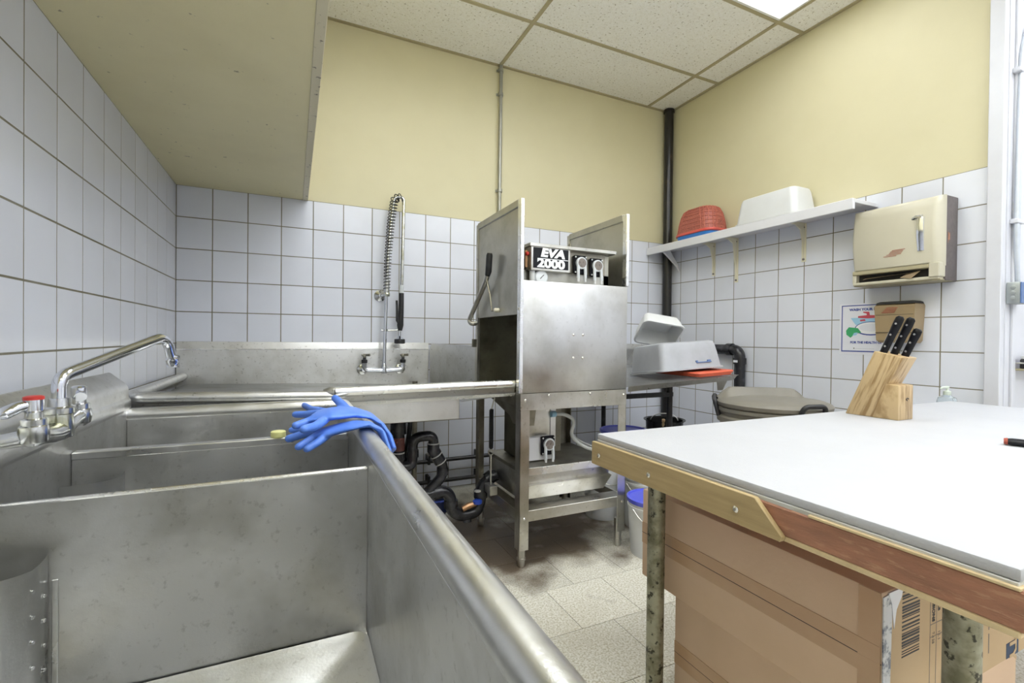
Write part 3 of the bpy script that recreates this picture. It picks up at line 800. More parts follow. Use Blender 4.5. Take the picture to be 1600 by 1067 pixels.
bm = new(); tube(bm, [(1.25, yb, 1.236), (1.30, yb, 1.235), (1.36, yb - 0.002, 1.238), (1.385, yb, 1.255)], 0.0055, 8)
lathe(bm, [(0.018, -0.008), (0.018, 0.008)], (1.279, yb, 1.236), 12); part('hook', bm, M['chrome_old'], pr)

# ------------------------------------------------------------------ dishwasher
dw = thing('dishwasher', 'upright door type commercial dishwasher in stainless steel with both side doors raised', 'dishwasher', (2.07, -1.1, 0))
WX0, WX1, WY0, WY1 = 1.735, 2.405, -1.420, -0.80
bm = new(); box(bm, WX0 - 0.012, WX1, WY0 - 0.004, WY0 + 0.022, 0.905, 1.488, 0.004, 2); fp = part('front_panel', bm, M['hood'], dw)
for (x, z) in ((2.045, 1.21), (2.105, 1.21), (2.045, 1.085), (2.105, 1.085)):
    bm = new(); lathe(bm, [(0.0075, -0.004), (0.0075, -0.007), (0.004, -0.010)], (x, WY0, z), 10, 'y'); part('bolt', bm, M['rivet'], fp)
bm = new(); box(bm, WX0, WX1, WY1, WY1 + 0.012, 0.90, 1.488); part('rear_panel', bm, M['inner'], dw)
bm = new(); box(bm, WX0 + 0.004, WX1 - 0.004, WY0 + 0.022, WY1, 1.44, 1.47, 0.002); part('top_plate', bm, M['grime'], dw)
bm = new(); box(bm, WX0, WX1, WY0 + 0.022, WY1, 0.878, 0.90, 0.002)
for k in range(4): box(bm, WX0, WX1, WY0 + 0.09 + k * 0.14, WY0 + 0.105 + k * 0.14, 0.90, 0.914)
part('rack_track', bm, M['grime'], dw)
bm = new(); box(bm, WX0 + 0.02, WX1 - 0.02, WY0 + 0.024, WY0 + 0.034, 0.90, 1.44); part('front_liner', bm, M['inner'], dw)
# guides and raised doors
for (x, nm, out) in ((WX0 - 0.004, 'l', -1), (WX1 - 0.004, 'r', 1)):
    bm = new()
    box(bm, x - 0.011, x + 0.011, WY0 - 0.008, WY0 + 0.028, 0.905 if nm == 'l' else 1.489, 1.905, 0.003)
    part('door_guide', bm, M['rim'], dw)
    bm = new(); box(bm, x - 0.010, x + 0.010, WY1 - 0.012, WY1 + 0.018, 0.895, 1.90, 0.003); part('door_guide', bm, M['frame'], dw)
    bm = new(); box(bm, x - 0.004, x + 0.004, WY0 + 0.03, WY1 - 0.013, 1.312, 1.905, 0.002)
    dd = part('side_door', bm, M['door'], dw)
    bm = new(); box(bm, x - 0.012, x + 0.006, WY0 + 0.028, WY1 - 0.010, 1.866, 1.907, 0.004); part('door_lip', bm, M['door'], dd)
    if nm == 'l':
        bm = new(); lathe(bm, [(0.012, -0.006), (0.012, -0.03), (0.008, -0.036)], (x, -1.145, 1.345), 14, 'x'); part('door_stud', bm, M['ivory'], dd)
bm = new(); box(bm, WX0 + 0.008, WX0 + 0.014, WY0 + 0.022, WY0 + 0.062, 0.90, 1.49, 0.001)
for z in (1.0, 1.17, 1.34): lathe(bm, [(0.006, -0.003), (0.006, 0.003)], (WX0 - 0.014, WY0 + 0.008, z), 8, 'x')
part('corner_strip', bm, M['frame'], dw)
# lift handle
hx = 1.685
bm = new(); tube(bm, fillet([(hx, -1.075, 1.56), (hx, -1.03, 1.505), (hx, -0.765, 1.30), (hx, -0.80, 1.275), (WX0 - 0.01, -0.80, 1.28)], 0.04, 6), 0.0145, 12)
lh = part('lift_handle', bm, M['frame'], dw)
bm = new(); tube(bm, [(hx, -1.098, 1.672), (hx, -1.095, 1.66), (hx, -1.082, 1.57), (hx, -1.068, 1.548)], [0.014, 0.0185, 0.0185, 0.015], 14); part('grip', bm, M['black_rubber'], lh)
bm = new(); tube(bm, [(hx, -1.055, 1.525), (hx + 0.008, -1.09, 1.43), (hx + 0.012, -1.11, 1.342), (WX0 - 0.03, -1.145, 1.345)], 0.0055, 8); part('link_rod', bm, M['grime'], lh)
bm = new(); box(bm, WX0 - 0.04, WX0 - 0.012, WY1 - 0.010, WY1 + 0.010, 1.13, 1.18, 0.002); part('hinge_bracket', bm, M['grime'], dw)
# control box on top
bm = new(); box(bm, 1.795, 2.30, -1.352, -0.90, 1.552, 1.672, 0.002); cb = part('control_box', bm, M['grime'], dw)
bm = new(); box(bm, 1.790, 2.345, -1.398, -0.90, 1.672, 1.690, 0.002); part('box_lid', bm, M['frame'], cb)
bm = new(); box(bm, 1.800, 2.038, -1.392, -1.352, 1.548, 1.672, 0.002); part('sign_frame', bm, M['frame'], cb)
bm = new(); box(bm, 1.812, 2.026, -1.395, -1.390, 1.560, 1.668, 0.001); sg = part('sign_plate', bm, M['sign'], cb)
text('sign_text', 'EVA', 0.060, M['sign_white'], sg, (1.925, -1.3965, 1.640), (1, 0, -0.02), (0, 0, 1), 0.001, 0.0035, 0.2, 1.35)
bm = new(); box(bm, 1.835, 2.022, -1.397, -1.394, 1.609, 1.6125); part('sign_rule', bm, M['sign_white'], sg)
text('sign_text', '2000', 0.062, M['sign_white'], sg, (1.918, -1.3965, 1.584), (1, 0, -0.02), (0, 0, 1), 0.001, 0.003, 0.0, 1.35)
bm = new(); lathe(bm, [(0.011, 0.0), (0.011, -0.01), (0.006, -0.014)], (1.795, -1.365, 1.636), 12, 'x'); part('pilot_lamp', bm, M['red_lamp'], cb)
bm = new(); box(bm, 1.782, 1.796, -1.36, -1.05, 1.565, 1.655, 0.001); part('switch_bracket', bm, M['copper'], cb)
bm = new(); box(bm, 1.782, 2.335, -1.335, -1.325, 1.465, 1.555, 0.001); part('riser_plate', bm, M['door'], dw)
bm = new(); box(bm, 2.30, 2.335, -1.335, -1.0, 1.465, 1.67, 0.001); part('end_plate', bm, M['door'], dw)
bm = new(); lathe(bm, [(0.008, 0.0), (0.008, 0.02), (0.004, 0.024)], (2.055, -1.36, 1.69), 10); part('lid_knob', bm, M['grime'], dw)
bm = new(); tube(bm, [(1.822, -1.362, 1.485), (1.822, -1.362, 1.55)], 0.015, 14); part('pipe_stub', bm, M['white_plastic'], dw)
bm = new(); lathe(bm, [(0.038, 0.0), (0.040, -0.006), (0.040, -0.02), (0.035, -0.024)], (1.872, -1.352, 1.516), 24, 'y'); gg = part('pressure_gauge', bm, M['grey_plastic'], dw)
bm = new(); lathe(bm, [(0.034, -0.0242), (0.034, -0.0252)], (1.872, -1.352, 1.516), 24, 'y'); part('dial', bm, M['gauge'], gg)
bm = new(); tube(bm, [(1.862, -1.3785, 1.506), (1.884, -1.3785, 1.528)], 0.0018, 6); part('needle', bm, M['ink'], gg)
def pump(x, z, y, s=1.0):
    bm = new(); box(bm, x - 0.042 * s, x + 0.042 * s, y, y + 0.02, z - 0.052 * s, z + 0.052 * s, 0.006); pp = part('dosing_pump', bm, M['sign'], dw)
    bm = new(); lathe(bm, [(0.033 * s, 0.0), (0.034 * s, -0.012), (0.030 * s, -0.016)], (x, y, z + 0.008 * s), 20, 'y')
    for dx in (-0.022, 0.022): tube(bm, [(x + dx * s, y - 0.008, z), (x + dx * s * 1.05, y - 0.012, z - 0.05 * s), (x + dx * s * 1.05, y - 0.012, z - 0.075 * s)], 0.0085 * s, 10)
    part('pump_head', bm, M['grey_plastic'], pp)
    bm = new()
    for k in range(3):
        a = 2.1 * k + 0.5
        lathe(bm, [(0.007 * s, -0.016), (0.007 * s, -0.019)], (x + 0.013 * s * math.cos(a), y, z + 0.008 * s + 0.013 * s * math.sin(a)), 10, 'y')
    lathe(bm, [(0.026 * s, -0.0155), (0.026 * s, -0.0165)], (x, y, z + 0.008 * s), 16, 'y', False, True)
    part('rotor', bm, M['ink_grey'], pp)
    bm = new()
    for dx in (-0.034, 0.034):
        for dz in (-0.042, 0.042): lathe(bm, [(0.0045, 0.0), (0.0045, -0.003)], (x + dx * s, y, z + dz * s), 8, 'y')
    for dx in (-0.022, 0.022): tube(bm, [(x + dx * s, y - 0.012, z - 0.07 * s), (x + dx * s, y - 0.012, z - 0.095 * s)], 0.0065 * s, 8)
    part('pump_fitting', bm, M['white_plastic'], pp)
pump(2.118, 1.600, -1.375); pump(2.226, 1.592, -1.375)
bm = new(); lathe(bm, [(0.02, 0.0), (0.02, 0.014), (0.012, 0.018)], (2.414, -1.30, 1.64), 14, 'x'); part('side_knob', bm, M['black_rubber'], dw)
# frame
for (x, y, sx, sy, nm) in ((1.732, WY0, 1, 1, 'fl'), (2.408, WY0, -1, 1, 'fr'), (1.732, WY1 + 0.02, 1, -1, 'bl'), (2.408, WY1 + 0.02, -1, -1, 'br')):
    bm = new()
    box(bm, min(x, x + sx * 0.055), max(x, x + sx * 0.055), min(y, y + sy * 0.004), max(y, y + sy * 0.004), 0.09, 0.90, 0.001)
    box(bm, min(x, x + sx * 0.004), max(x, x + sx * 0.004), min(y, y + sy * 0.055), max(y, y + sy * 0.055), 0.09, 0.90, 0.001)
    lg = part('leg', bm, M['frame'] if nm[0] == 'f' else M['grime'], dw)
    bm = new(); c = (x + sx * 0.028, y + sy * 0.028, 0)
    lathe(bm, [(0.017, 0.0), (0.019, 0.006), (0.02, 0.03), (0.023, 0.032), (0.023, 0.045), (0.02, 0.046), (0.021, 0.10), (0.021, 0.16)], c, 16); part('bullet_foot', bm, M['frame'], lg)
bm = new(); box(bm, 1.732, 2.408, WY0 - 0.001, WY0 + 0.004, 0.815, 0.903, 0.001); ap = part('front_apron', bm, M['frame'], dw)
for (x, z) in ((1.76, 0.868), (1.90, 0.888), (2.16, 0.888), (2.388, 0.872), (1.76, 0.255), (2.386, 0.262)):
    bm = new(); lathe(bm, [(0.008, 0.0), (0.008, -0.003), (0.004, -0.006)], (x, WY0, z), 8, 'y'); part('rivet', bm, M['rivet'], ap)
bm = new(); box(bm, 1.733, 1.738, WY0, WY1 + 0.02, 0.835, 0.903, 0.001); part('side_rail', bm, M['grime'], dw)
bm = new(); box(bm, 2.402, 2.407, WY0, WY1 + 0.02, 0.835, 0.903, 0.001); part('side_rail', bm, M['grime'], dw)
for (x0, x1, y0, y1) in ((1.74, 2.40, WY0 + 0.002, WY0 + 0.006), (1.74, 2.40, WY1 + 0.012, WY1 + 0.016), (1.736, 1.740, WY0, WY1 + 0.016), (2.400, 2.404, WY0, WY1 + 0.016)):
    bm = new(); box(bm, x0, x1, y0, y1, 0.236, 0.292, 0.001); part('lower_rail', bm, M['frame'], dw)
bm = new(); box(bm, 1.74, 2.40, WY0 + 0.006, WY0 + 0.095, 0.288, 0.292, 0.0005); part('shelf_flange', bm, M['frame'], dw)
bm = new(); box(bm, 1.737, 1.80, WY0 + 0.05, WY1, 0.288, 0.292, 0.0005); part('shelf_flange', bm, M['grime'], dw)
# wash tank and drain chute
bm = new(); box(bm, 1.787, 2.372, -1.312, -0.87, 0.395, 0.462, 0.002)
loft(bm, [[(1.79, -1.318, 0.316), (2.33, -1.318, 0.316), (2.33, -0.88, 0.316), (1.79, -0.88, 0.316)], [(1.788, -1.345, 0.396), (2.37, -1.345, 0.396), (2.37, -0.872, 0.396), (1.788, -0.872, 0.396)]])
tk = part('drain_tank', bm, M['frame'], dw)
bm = new(); box(bm, 1.782, 2.385, -1.325, -0.86, 0.462, 0.484, 0.003); part('tank_lid', bm, M['grime'], tk)
bm = new(); box(bm, 1.782, 2.385, -1.330, -1.324, 0.445, 0.487, 0.002); part('lid_edge', bm, M['rim'], tk)
for x in (1.9, 2.25):
    bm = new(); box(bm, x - 0.02, x + 0.02, -1.25, -0.9, 0.2925, 0.316); part('tank_foot', bm, M['grime'], tk)
bm = new(); box(bm, 1.87, 2.045, -1.18, -0.92, 0.618, 0.79, 0.003); part('motor_housing', bm, M['frame'], dw)
bm = new(); box(bm, 1.85, 2.04, -1.212, -1.178, 0.49, 0.622, 0.002); part('pump_plate', bm, M['white_shelf'], dw)
pump(2.005, 0.575, -1.235, 1.05)
bm = new(); box(bm, 2.052, 2.09, -1.17, -1.13, 0.55, 0.78, 0.002); part('support_strap', bm, M['hood'], dw)
bm = new(); tube(bm, fillet([(2.06, -1.19, 0.745), (2.13, -1.20, 0.745), (2.21, -1.20, 0.70), (2.18, -1.18, 0.61), (2.26, -1.2, 0.54), (2.38, -1.28, 0.50)], 0.05, 6), 0.011, 10); part('vacuum_hose', bm, M['tubing'], dw)
bm = new(); tube(bm, fillet([(2.19, -1.18, 0.62), (2.28, -1.15, 0.555), (2.42, -1.19, 0.50), (2.43, -1.16, 0.25)], 0.05, 6), 0.006, 8); part('dosing_tube', bm, M['tubing'], dw)
bm = new(); lathe(bm, [(0.017, -0.01), (0.017, 0.02)], (2.055, -1.19, 0.745), 12, 'x'); part('hose_clamp', bm, M['p_cyan'], dw)
bm = new(); box(bm, 2.08, 2.20, -1.05, -0.92, 0.484, 0.86, 0.004); part('sump_column', bm, M['grime'], dw)
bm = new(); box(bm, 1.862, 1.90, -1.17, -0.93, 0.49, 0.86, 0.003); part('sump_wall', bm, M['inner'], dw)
bm = new(); loft(bm, [[(1.745, -1.38, 0.86), (1.85, -1.38, 0.86), (1.85, -0.88, 0.86), (1.745, -0.88, 0.86)], [(1.765, -1.36, 0.76), (1.85, -1.36, 0.76), (1.85, -1.22, 0.76), (1.765, -1.22, 0.76)], [(1.775, -1.35, 0.72), (1.85, -1.35, 0.72), (1.85, -1.24, 0.72), (1.775, -1.24, 0.72)]]); part('scrap_chute', bm, M['grime'], dw)
bm = new(); coil(bm, [(1.711, -1.085, 0.775), (1.711, -1.085, 0.555)], 0.0115, 0.0028, 34, 5, 10)
tube(bm, [(1.711, -1.085, 0.78), (1.711, -1.085, 0.55)], 0.009, 8)
sg2 = part('door_spring', bm, M['black_rubber'], dw)
bm = new(); tube(bm, [(1.711 + 0.016 * math.cos(a), -1.085, 0.53 + 0.016 * math.sin(a)) for a in [i * math.pi / 8 for i in range(17)]], 0.0035, 6, False); tube(bm, [(1.711, -1.085, 0.515), (1.711, -1.085, 0.345)], 0.0045, 8)
tube(bm, [(1.711, -1.085, 0.775), (1.735, -1.085, 0.86)], 0.0045, 8)
part('spring_rod', bm, M['frame'], sg2)
bm = new(); box(bm, 1.69, 1.736, -1.13, -1.04, 0.293, 0.345, 0.003); part('tie_block', bm, M['frame'], dw)

# ------------------------------------------------------------------ clean dish table (right of the dishwasher)
ct = thing('dish_table', 'short stainless dish table with rolled edge holding tubs, right of the dishwasher', 'table', (2.85, -0.7, 0))
def zr(x): return 0.922 + (x - 2.41) * 0.048
bm = new()
panel(bm, [(2.415, -1.40, zr(2.415) - 0.012), (3.29, -1.40, zr(3.29) - 0.012), (3.29, -0.012, zr(3.29) - 0.012), (2.415, -0.012, zr(2.415) - 0.012)], 0.003)
part('tabletop', bm, M['dish'], ct)
bm = new(); panel(bm, [(2.415, -1.40, zr(2.415) - 0.01), (3.30, -1.40, zr(3.30) - 0.01), (3.30, -1.428, zr(3.30) - 0.005), (2.415, -1.428, zr(2.415) - 0.005)], 0.003)
panel(bm, [(2.415, -1.428, zr(2.415) - 0.005), (3.30, -1.428, zr(3.30) - 0.005), (3.27, -1.424, zr(3.27) - 0.032), (2.415, -1.424, zr(2.415) - 0.036)], 0.003); part('front_lip', bm, M['frame'], ct)
bm = new(); panel(bm, [(3.29, -1.428, zr(3.29) - 0.006), (3.34, -1.41, zr(3.34) - 0.004), (3.34, -0.012, zr(3.34) - 0.004), (3.29, -0.012, zr(3.29) - 0.012)], 0.003); part('end_lip', bm, M['dish'], ct)
bm = new(); prism(bm, [(-0.010, 0.90), (-0.014, 1.096), (-0.004, 1.146), (-0.0005, 1.146), (-0.0005, 0.90)], 'x', 2.43, 3.92, 0.0015); part('backsplash', bm, M['dish'], ct)
for (x, y) in ((3.02, -1.12), (3.20, -0.12), (2.5, -0.12)):
    bm = new(); tube(bm, [(x, y, zr(x) - 0.02), (x, y, 0.05)], 0.02, 12); lg = part('leg', bm, M['black_rubber'], ct)
    bm = new(); lathe(bm, [(0.013, 0.0), (0.021, 0.01), (0.019, 0.055)], (x, y, 0), 12); part('foot', bm, M['frame'], lg)
bm = new(); panel(bm, [(3.17, -1.38, zr(3.2) - 0.035), (3.27, -1.38, zr(3.27) - 0.035), (3.25, -1.36, 0.86), (3.20, -1.36, 0.86)], 0.004); part('gusset', bm, M['frame'], ct)
bm = new(); box(bm, 2.43, 3.04, -1.135, -1.105, 0.80, 0.83, 0.002); part('cross_rail', bm, M['black_rubber'], ct)

# ------------------------------------------------------------------ wall shelf on the right wall
sh = thing('wall_shelf', 'long white wall shelf on brackets along the right wall under the cream paint', 'shelf', (W, -0.92, 2.0))
bm = new(); box(bm, 3.772, W - 0.001, -1.85, -0.004, 2.044, 2.068, 0.002); part('board', bm, M['white_shelf'], sh)
bm = new(); box(bm, 3.766, 3.790, -1.852, -0.003, 2.002, 2.069, 0.003); part('front_edge', bm, M['white_shelf'], sh)
def bracket(y, zb, depth=0.22):
    bm = new()
    box(bm, W - 0.006, W - 0.0005, y - 0.016, y + 0.016, zb, 2.043, 0.001)
    box(bm, W - depth, W - 0.004, y - 0.012, y + 0.012, 2.039, 2.0435, 0.001)
    prism(bm, [(W - 0.005, zb + 0.02), (W - 0.012, zb + 0.02), (W - 0.022, zb + 0.14), (W - 0.05, 1.995), (W - 0.10, 2.022), (W - depth + 0.01, 2.034), (W - depth + 0.01, 2.040), (W - 0.005, 2.040)], 'y', y - 0.004, y + 0.004, 0.001)
    b = part('bracket', bm, M['ivory'], sh)
    bm = new(); lathe(bm, [(0.008, -0.003), (0.008, -0.010), (0.004, -0.013)], (W - 0.003, y, zb + 0.018), 8, 'x')
    part('screw', bm, M['ink_grey'], b)
    bm = new(); lathe(bm, [(0.006, -0.003), (0.006, -0.010), (0.004, -0.013)], (W - 0.003, y, 2.015), 8, 'x')
    part('screw', bm, M['ink_grey'], b)
bracket(-0.57, 1.755); bracket(-0.805, 1.675); bracket(-1.377, 1.765)
bm = new(); prism(bm, [(W - 0.24, 2.04), (W - 0.13, 2.04), (W - 0.02, 1.90), (W - 0.001, 1.86), (W - 0.001, 1.84), (W - 0.04, 1.89)], 'y', -0.17, -0.15, 0.002); part('bracket', bm, M['white_shelf'], sh)

# upturned red basket on a blue tray, upturned white tub
def tub(bm, cx, cy, hx, hy, z0, h, taper, rad, wall, rim, n=6, floor_t=0.004, ridge=0.0):
    """an upside down tub: rim at the bottom, base at the top, hollow"""
    zs = [(z0, 0.0, rim), (z0 + 0.010, 0.0, rim), (z0 + 0.012, 0.0, 0.0), (z0 + h * 0.6, taper * 0.6, 0.0), (z0 + h - 0.03, taper * 0.95, 0.0), (z0 + h - 0.009, taper * 1.15, -0.004), (z0 + h, taper * 1.5, -0.018)]
    rings = [rrect(cx, cy, hx - t + e, hy - t + e, max(rad + e, 0.012), z, n) for z, t, e in zs]
    inner = [rrect(cx, cy, hx - t * 1.4 - wall - 0.01, hy - t * 1.4 - wall - 0.01, max(rad - wall, 0.01), z, n) for z, t in ((z0 + h - floor_t, taper), (z0 + h * 0.6, taper * 0.6))]
    inner.append(rrect(cx, cy, hx - wall, hy - wall, max(rad - wall, 0.01), z0, n))
    loft(bm, inner[::-1][::-1], True, False) if False else None
    R = [[bm.verts.new(V(p)) for p in ring] for ring in rings]
    I = [[bm.verts.new(V(p)) for p in ring] for ring in inner]
    m = len(R[0])
    seq = R[::-1]
    bm.faces.new(seq[0])
    for a, b in zip(seq, seq[1:] + I[::-1]):
        for k in range(m): bm.faces.new((a[k], a[(k + 1) % m], b[(k + 1) % m], b[k]))
    for a, b in zip(I[::-1], I[::-1][1:]):
        for k in range(m): bm.faces.new((a[k], a[(k + 1) % m], b[(k + 1) % m], b[k]))
    bm.faces.new(I[0])

bcx, bcy = 3.905, -0.545
bm = new()
loft(bm, [rrect(bcx, bcy, 0.112, 0.195, 0.07, 2.0695), rrect(bcx, bcy, 0.122, 0.205, 0.08, 2.098), rrect(bcx, bcy, 0.122, 0.205, 0.08, 2.104)])
single('plastic_tray', bm, M['blue_tray'], 'flat blue plastic tray under the red basket on the wall shelf', 'tray', (bcx, bcy, 2.0695))
bk = thing('plastic_basket', 'red perforated plastic basket turned upside down at the end of the wall shelf', 'basket', (bcx, bcy, 2.105))
bm = new(); loft(bm, [rrect(bcx, bcy, 0.130, 0.215, 0.09, 2.105), rrect(bcx, bcy, 0.134, 0.222, 0.095, 2.112), rrect(bcx, bcy, 0.130, 0.215, 0.09, 2.126)]); part('rim', bm, M['red_rim'], bk)
shape = [(0.128, 0.205, 0.09, 2.127), (0.122, 0.195, 0.09, 2.20), (0.112, 0.18, 0.09, 2.27), (0.098, 0.158, 0.085, 2.315), (0.075, 0.125, 0.07, 2.335)]
bm = new(); loft(bm, [rrect(bcx, bcy, a - 0.002, b - 0.002, c, z, 8) for a, b, c, z in shape]); part('wall', bm, mat('red_basket_mesh', (0.50, 0.15, 0.11), 0.5, mix=((0.20, 0.05, 0.035), 150, 0.50, 0.56, 0.8)), bk)
for zi in range(len(shape) - 1):
    for f in (0.0, 0.5):
        A, B = shape[zi], shape[zi + 1]
        a, b, c, z = [A[k] + (B[k] - A[k]) * f for k in range(4)]
        pts = rrect(bcx, bcy, a, b, c, z, 6); bm = new(); tube(bm, pts + [pts[0]], 0.0022, 5, False); part('hoop', bm, M['red_plastic'], bk)
for k in range(0, 36, 2):
    bm = new(); pts = [rrect(bcx, bcy, a, b, c, z, 8)[k] for a, b, c, z in shape]; tube(bm, pts, 0.003, 5); part('rib', bm, M['red_plastic'], bk)

bm = new(); tub(bm, 3.905, -1.235, 0.125, 0.245, 2.0695, 0.205, 0.022, 0.045, 0.004, 0.012)
single('plastic_tub', bm, M['white_plastic'], 'white plastic tub turned upside down on the wall shelf beside the red basket', 'tub', (3.905, -1.235, 2.0695))

# ------------------------------------------------------------------ paper towel dispenser
pd = thing('towel_dispenser', 'large beige paper towel dispenser with grey side and chrome lever on the tiled wall', 'dispenser', (W, -2.03, 1.53))
DY0, DY1 = -2.248, -1.803
bm = new(); box(bm, 3.912, W - 0.0005, DY0, DY1, 1.533, 2.0, 0.004, 2); part('back_box', bm, M['taupe'], pd)
bm = new()
rings = []
for (x, a, b, c, d) in ((3.913, DY0 - 0.001, DY1 + 0.001, 1.612, 2.001), (3.900, DY0, DY1, 1.612, 2.0), (3.868, DY0 + 0.012, DY1 - 0.012, 1.618, 1.992), (3.855, DY0 + 0.03, DY1 - 0.028, 1.63, 1.975)):
    zz = [c + (d - c) * k / 8 for k in range(9)]
    ring = [(x - 0.028 * math.sin(math.pi * (z - 1.60) / 0.42), a, z) for z in zz] + [(x - 0.028 * math.sin(math.pi * (z - 1.60) / 0.42), b, z) for z in zz[::-1]]
    if x > 3.91: ring = [(x, p[1], p[2]) for p in ring]
    rings.append(ring)
loft(bm, rings, False, True)
part('cover', bm, M['beige'], pd, 50)
bm = new(); box(bm, 3.848, 3.928, DY0 + 0.002, DY0 + 0.05, 1.55, 1.63, 0.004); part('cheek', bm, M['beige'], pd)
bm = new(); box(bm, 3.86, 3.928, DY1 - 0.022, DY1, 1.55, 1.63, 0.004); part('cheek', bm, M['beige'], pd)
bm = new(); box(bm, 3.852, 3.93, DY0 + 0.004, DY1 - 0.004, 1.602, 1.624, 0.003); part('slot_lintel', bm, M['beige_dark'], pd)
bm = new(); box(bm, 3.895, 3.928, DY0 + 0.05, DY1 - 0.02, 1.553, 1.604); part('slot_back', bm, M['dark'], pd)
bm = new(); box(bm, 3.858, 3.928, DY0 + 0.01, DY1 - 0.004, 1.538, 1.555, 0.003); part('slot_sill', bm, M['beige'], pd)
bm = new(); box(bm, 3.87, W - 0.01, DY0 + 0.005, DY1 - 0.005, 1.5325, 1.539, 0.001); part('bottom_plate', bm, M['beige_dark'], pd)
bm = new(); panel(bm, [(3.865, -1.86, 1.572), (3.862, -2.12, 1.586), (3.905, -2.12, 1.594), (3.905, -1.86, 1.585)], 0.003); part('paper_towel', bm, M['paper_towel'], pd)
bm = new(); panel(bm, [(3.858, -2.06, 1.562), (3.845, -2.12, 1.552), (3.868, -2.155, 1.592), (3.885, -2.08, 1.585)], 0.001); part('paper_corner', bm, M['paper_towel'], pd)
bm = new(); tube(bm, [(3.838, -2.168, 1.70), (3.826, -2.168, 1.78), (3.824, -2.168, 1.85), (3.828, -2.168, 1.885)], 1, 12, flat=[(0.017, 0.008), (0.018, 0.009), (0.018, 0.010), (0.018, 0.010)], side=(0, 1, 0))
tube(bm, [(3.828, -2.176, 1.885), (3.83, -2.146, 1.888), (3.845, -2.118, 1.878)], [0.013, 0.012, 0.008], 10)
part('crank_lever', bm, M['chrome'], pd)
bm = new(); box(bm, 3.930, 3.932, DY0 - 0.0015, DY0 + 0.002, 1.74, 1.80); box(bm, 3.935, 3.95, DY0 - 0.001, DY0 + 0.002, 1.755, 1.795); part('side_latch', bm, M['redwood'], pd)
for i, (a, b) in enumerate(((-2.03, -2.105), (-2.02, -2.095), (-2.015, -2.09), (-2.0, -2.085), (-1.985, -2.06))):
    bm = new(); z = 1.722 - i * 0.0078
    x = 3.855 - 0.028 * math.sin(math.pi * (z - 1.60) / 0.42)
    box(bm, x - 0.0012, x + 0.003, b + 0.01, a, z - 0.0013, z + 0.0013); part('printed_line', bm, M['red_print'], pd)

# poster
po = thing('poster', 'laminated hand washing poster with blue border on the tiled wall', 'poster', (W, -1.8, 1.11))
PX = W - 0.0015
bm = new(); box(bm, PX, W - 0.0002, -1.97, -1.630, 1.105, 1.440); part('sheet', bm, M['poster'], po)
bm = new()
for (a, b, c, d) in ((-1.962, -1.643, 1.424, 1.430), (-1.962, -1.643, 1.122, 1.130), (-1.649, -1.643, 1.122, 1.430), (-1.962, -1.956, 1.122, 1.430)):
    box(bm, PX - 0.0006, PX + 0.0003, a, b, c, d)
part('border', bm, M['p_blue'], po)
text('poster_text', 'WASH YOUR HANDS', 0.0215, M['p_blue'], po, (PX - 0.0006, -1.803, 1.399), (0, -1, 0), (0, 0, 1), 0.0004, 0.0011, 0.0, 1.08)
text('poster_text', 'FOR THE HEALTH OF IT', 0.0195, M['p_blue'], po, (PX - 0.0006, -1.803, 1.184), (0, -1, 0), (0, 0, 1), 0.0004, 0.0009)
text('poster_text', '■ ———— ———————', 0.010, M['ink_grey'], po, (PX - 0.0006, -1.78, 1.145), (0, -1, 0), (0, 0, 1), 0.0003)
def blot(name, poly, m, lift):
    bm = new(); prism(bm, poly, 'x', PX - lift, PX + 0.0002); part(name, bm, m, po, 0)
blot('picture_basin', [(-1.70, 1.345), (-1.93, 1.352), (-1.935, 1.30), (-1.90, 1.29), (-1.73, 1.30)], M['p_cyan'], 0.0006)
ell = [(-1.82 + 0.095 * math.cos(a), 1.275 + 0.045 * math.sin(a)) for a in [i * math.pi / 12 for i in range(24)]]
blot('picture_basin', ell, M['p_blue'], 0.0008)
blot('picture_basin', [(y * 0.93 - 1.82 * 0.07, z * 0.86 + 1.275 * 0.14 + 0.002) for y, z in ell], M['p_white'], 0.0010)
blot('picture_basin', [(y * 0.72 - 1.82 * 0.28, z * 0.55 + 1.275 * 0.45 + 0.006) for y, z in ell], M['poster'], 0.0012)
blot('picture_towel', [(-1.69, 1.285), (-1.745, 1.278), (-1.765, 1.25), (-1.725, 1.238), (-1.70, 1.215), (-1.675, 1.235), (-1.672, 1.262)], M['p_green'], 0.0013)
blot('picture_soap', [(-1.722, 1.247), (-1.745, 1.25), (-1.735, 1.232), (-1.712, 1.228)], M['p_cyan'], 0.0015)
blot('picture_tap', [(-1.745, 1.357), (-1.80, 1.362), (-1.875, 1.358), (-1.88, 1.344), (-1.80, 1.340), (-1.745, 1.345)], M['p_red'], 0.0013)
blot('picture_tap', [(-1.775, 1.385), (-1.81, 1.383), (-1.815, 1.355), (-1.798, 1.355), (-1.795, 1.372), (-1.775, 1.378)], M['p_red'], 0.0014)
blot('picture_tap', [(-1.755, 1.332), (-1.785, 1.336), (-1.79, 1.325), (-1.76, 1.322)], M['p_red'], 0.0014)

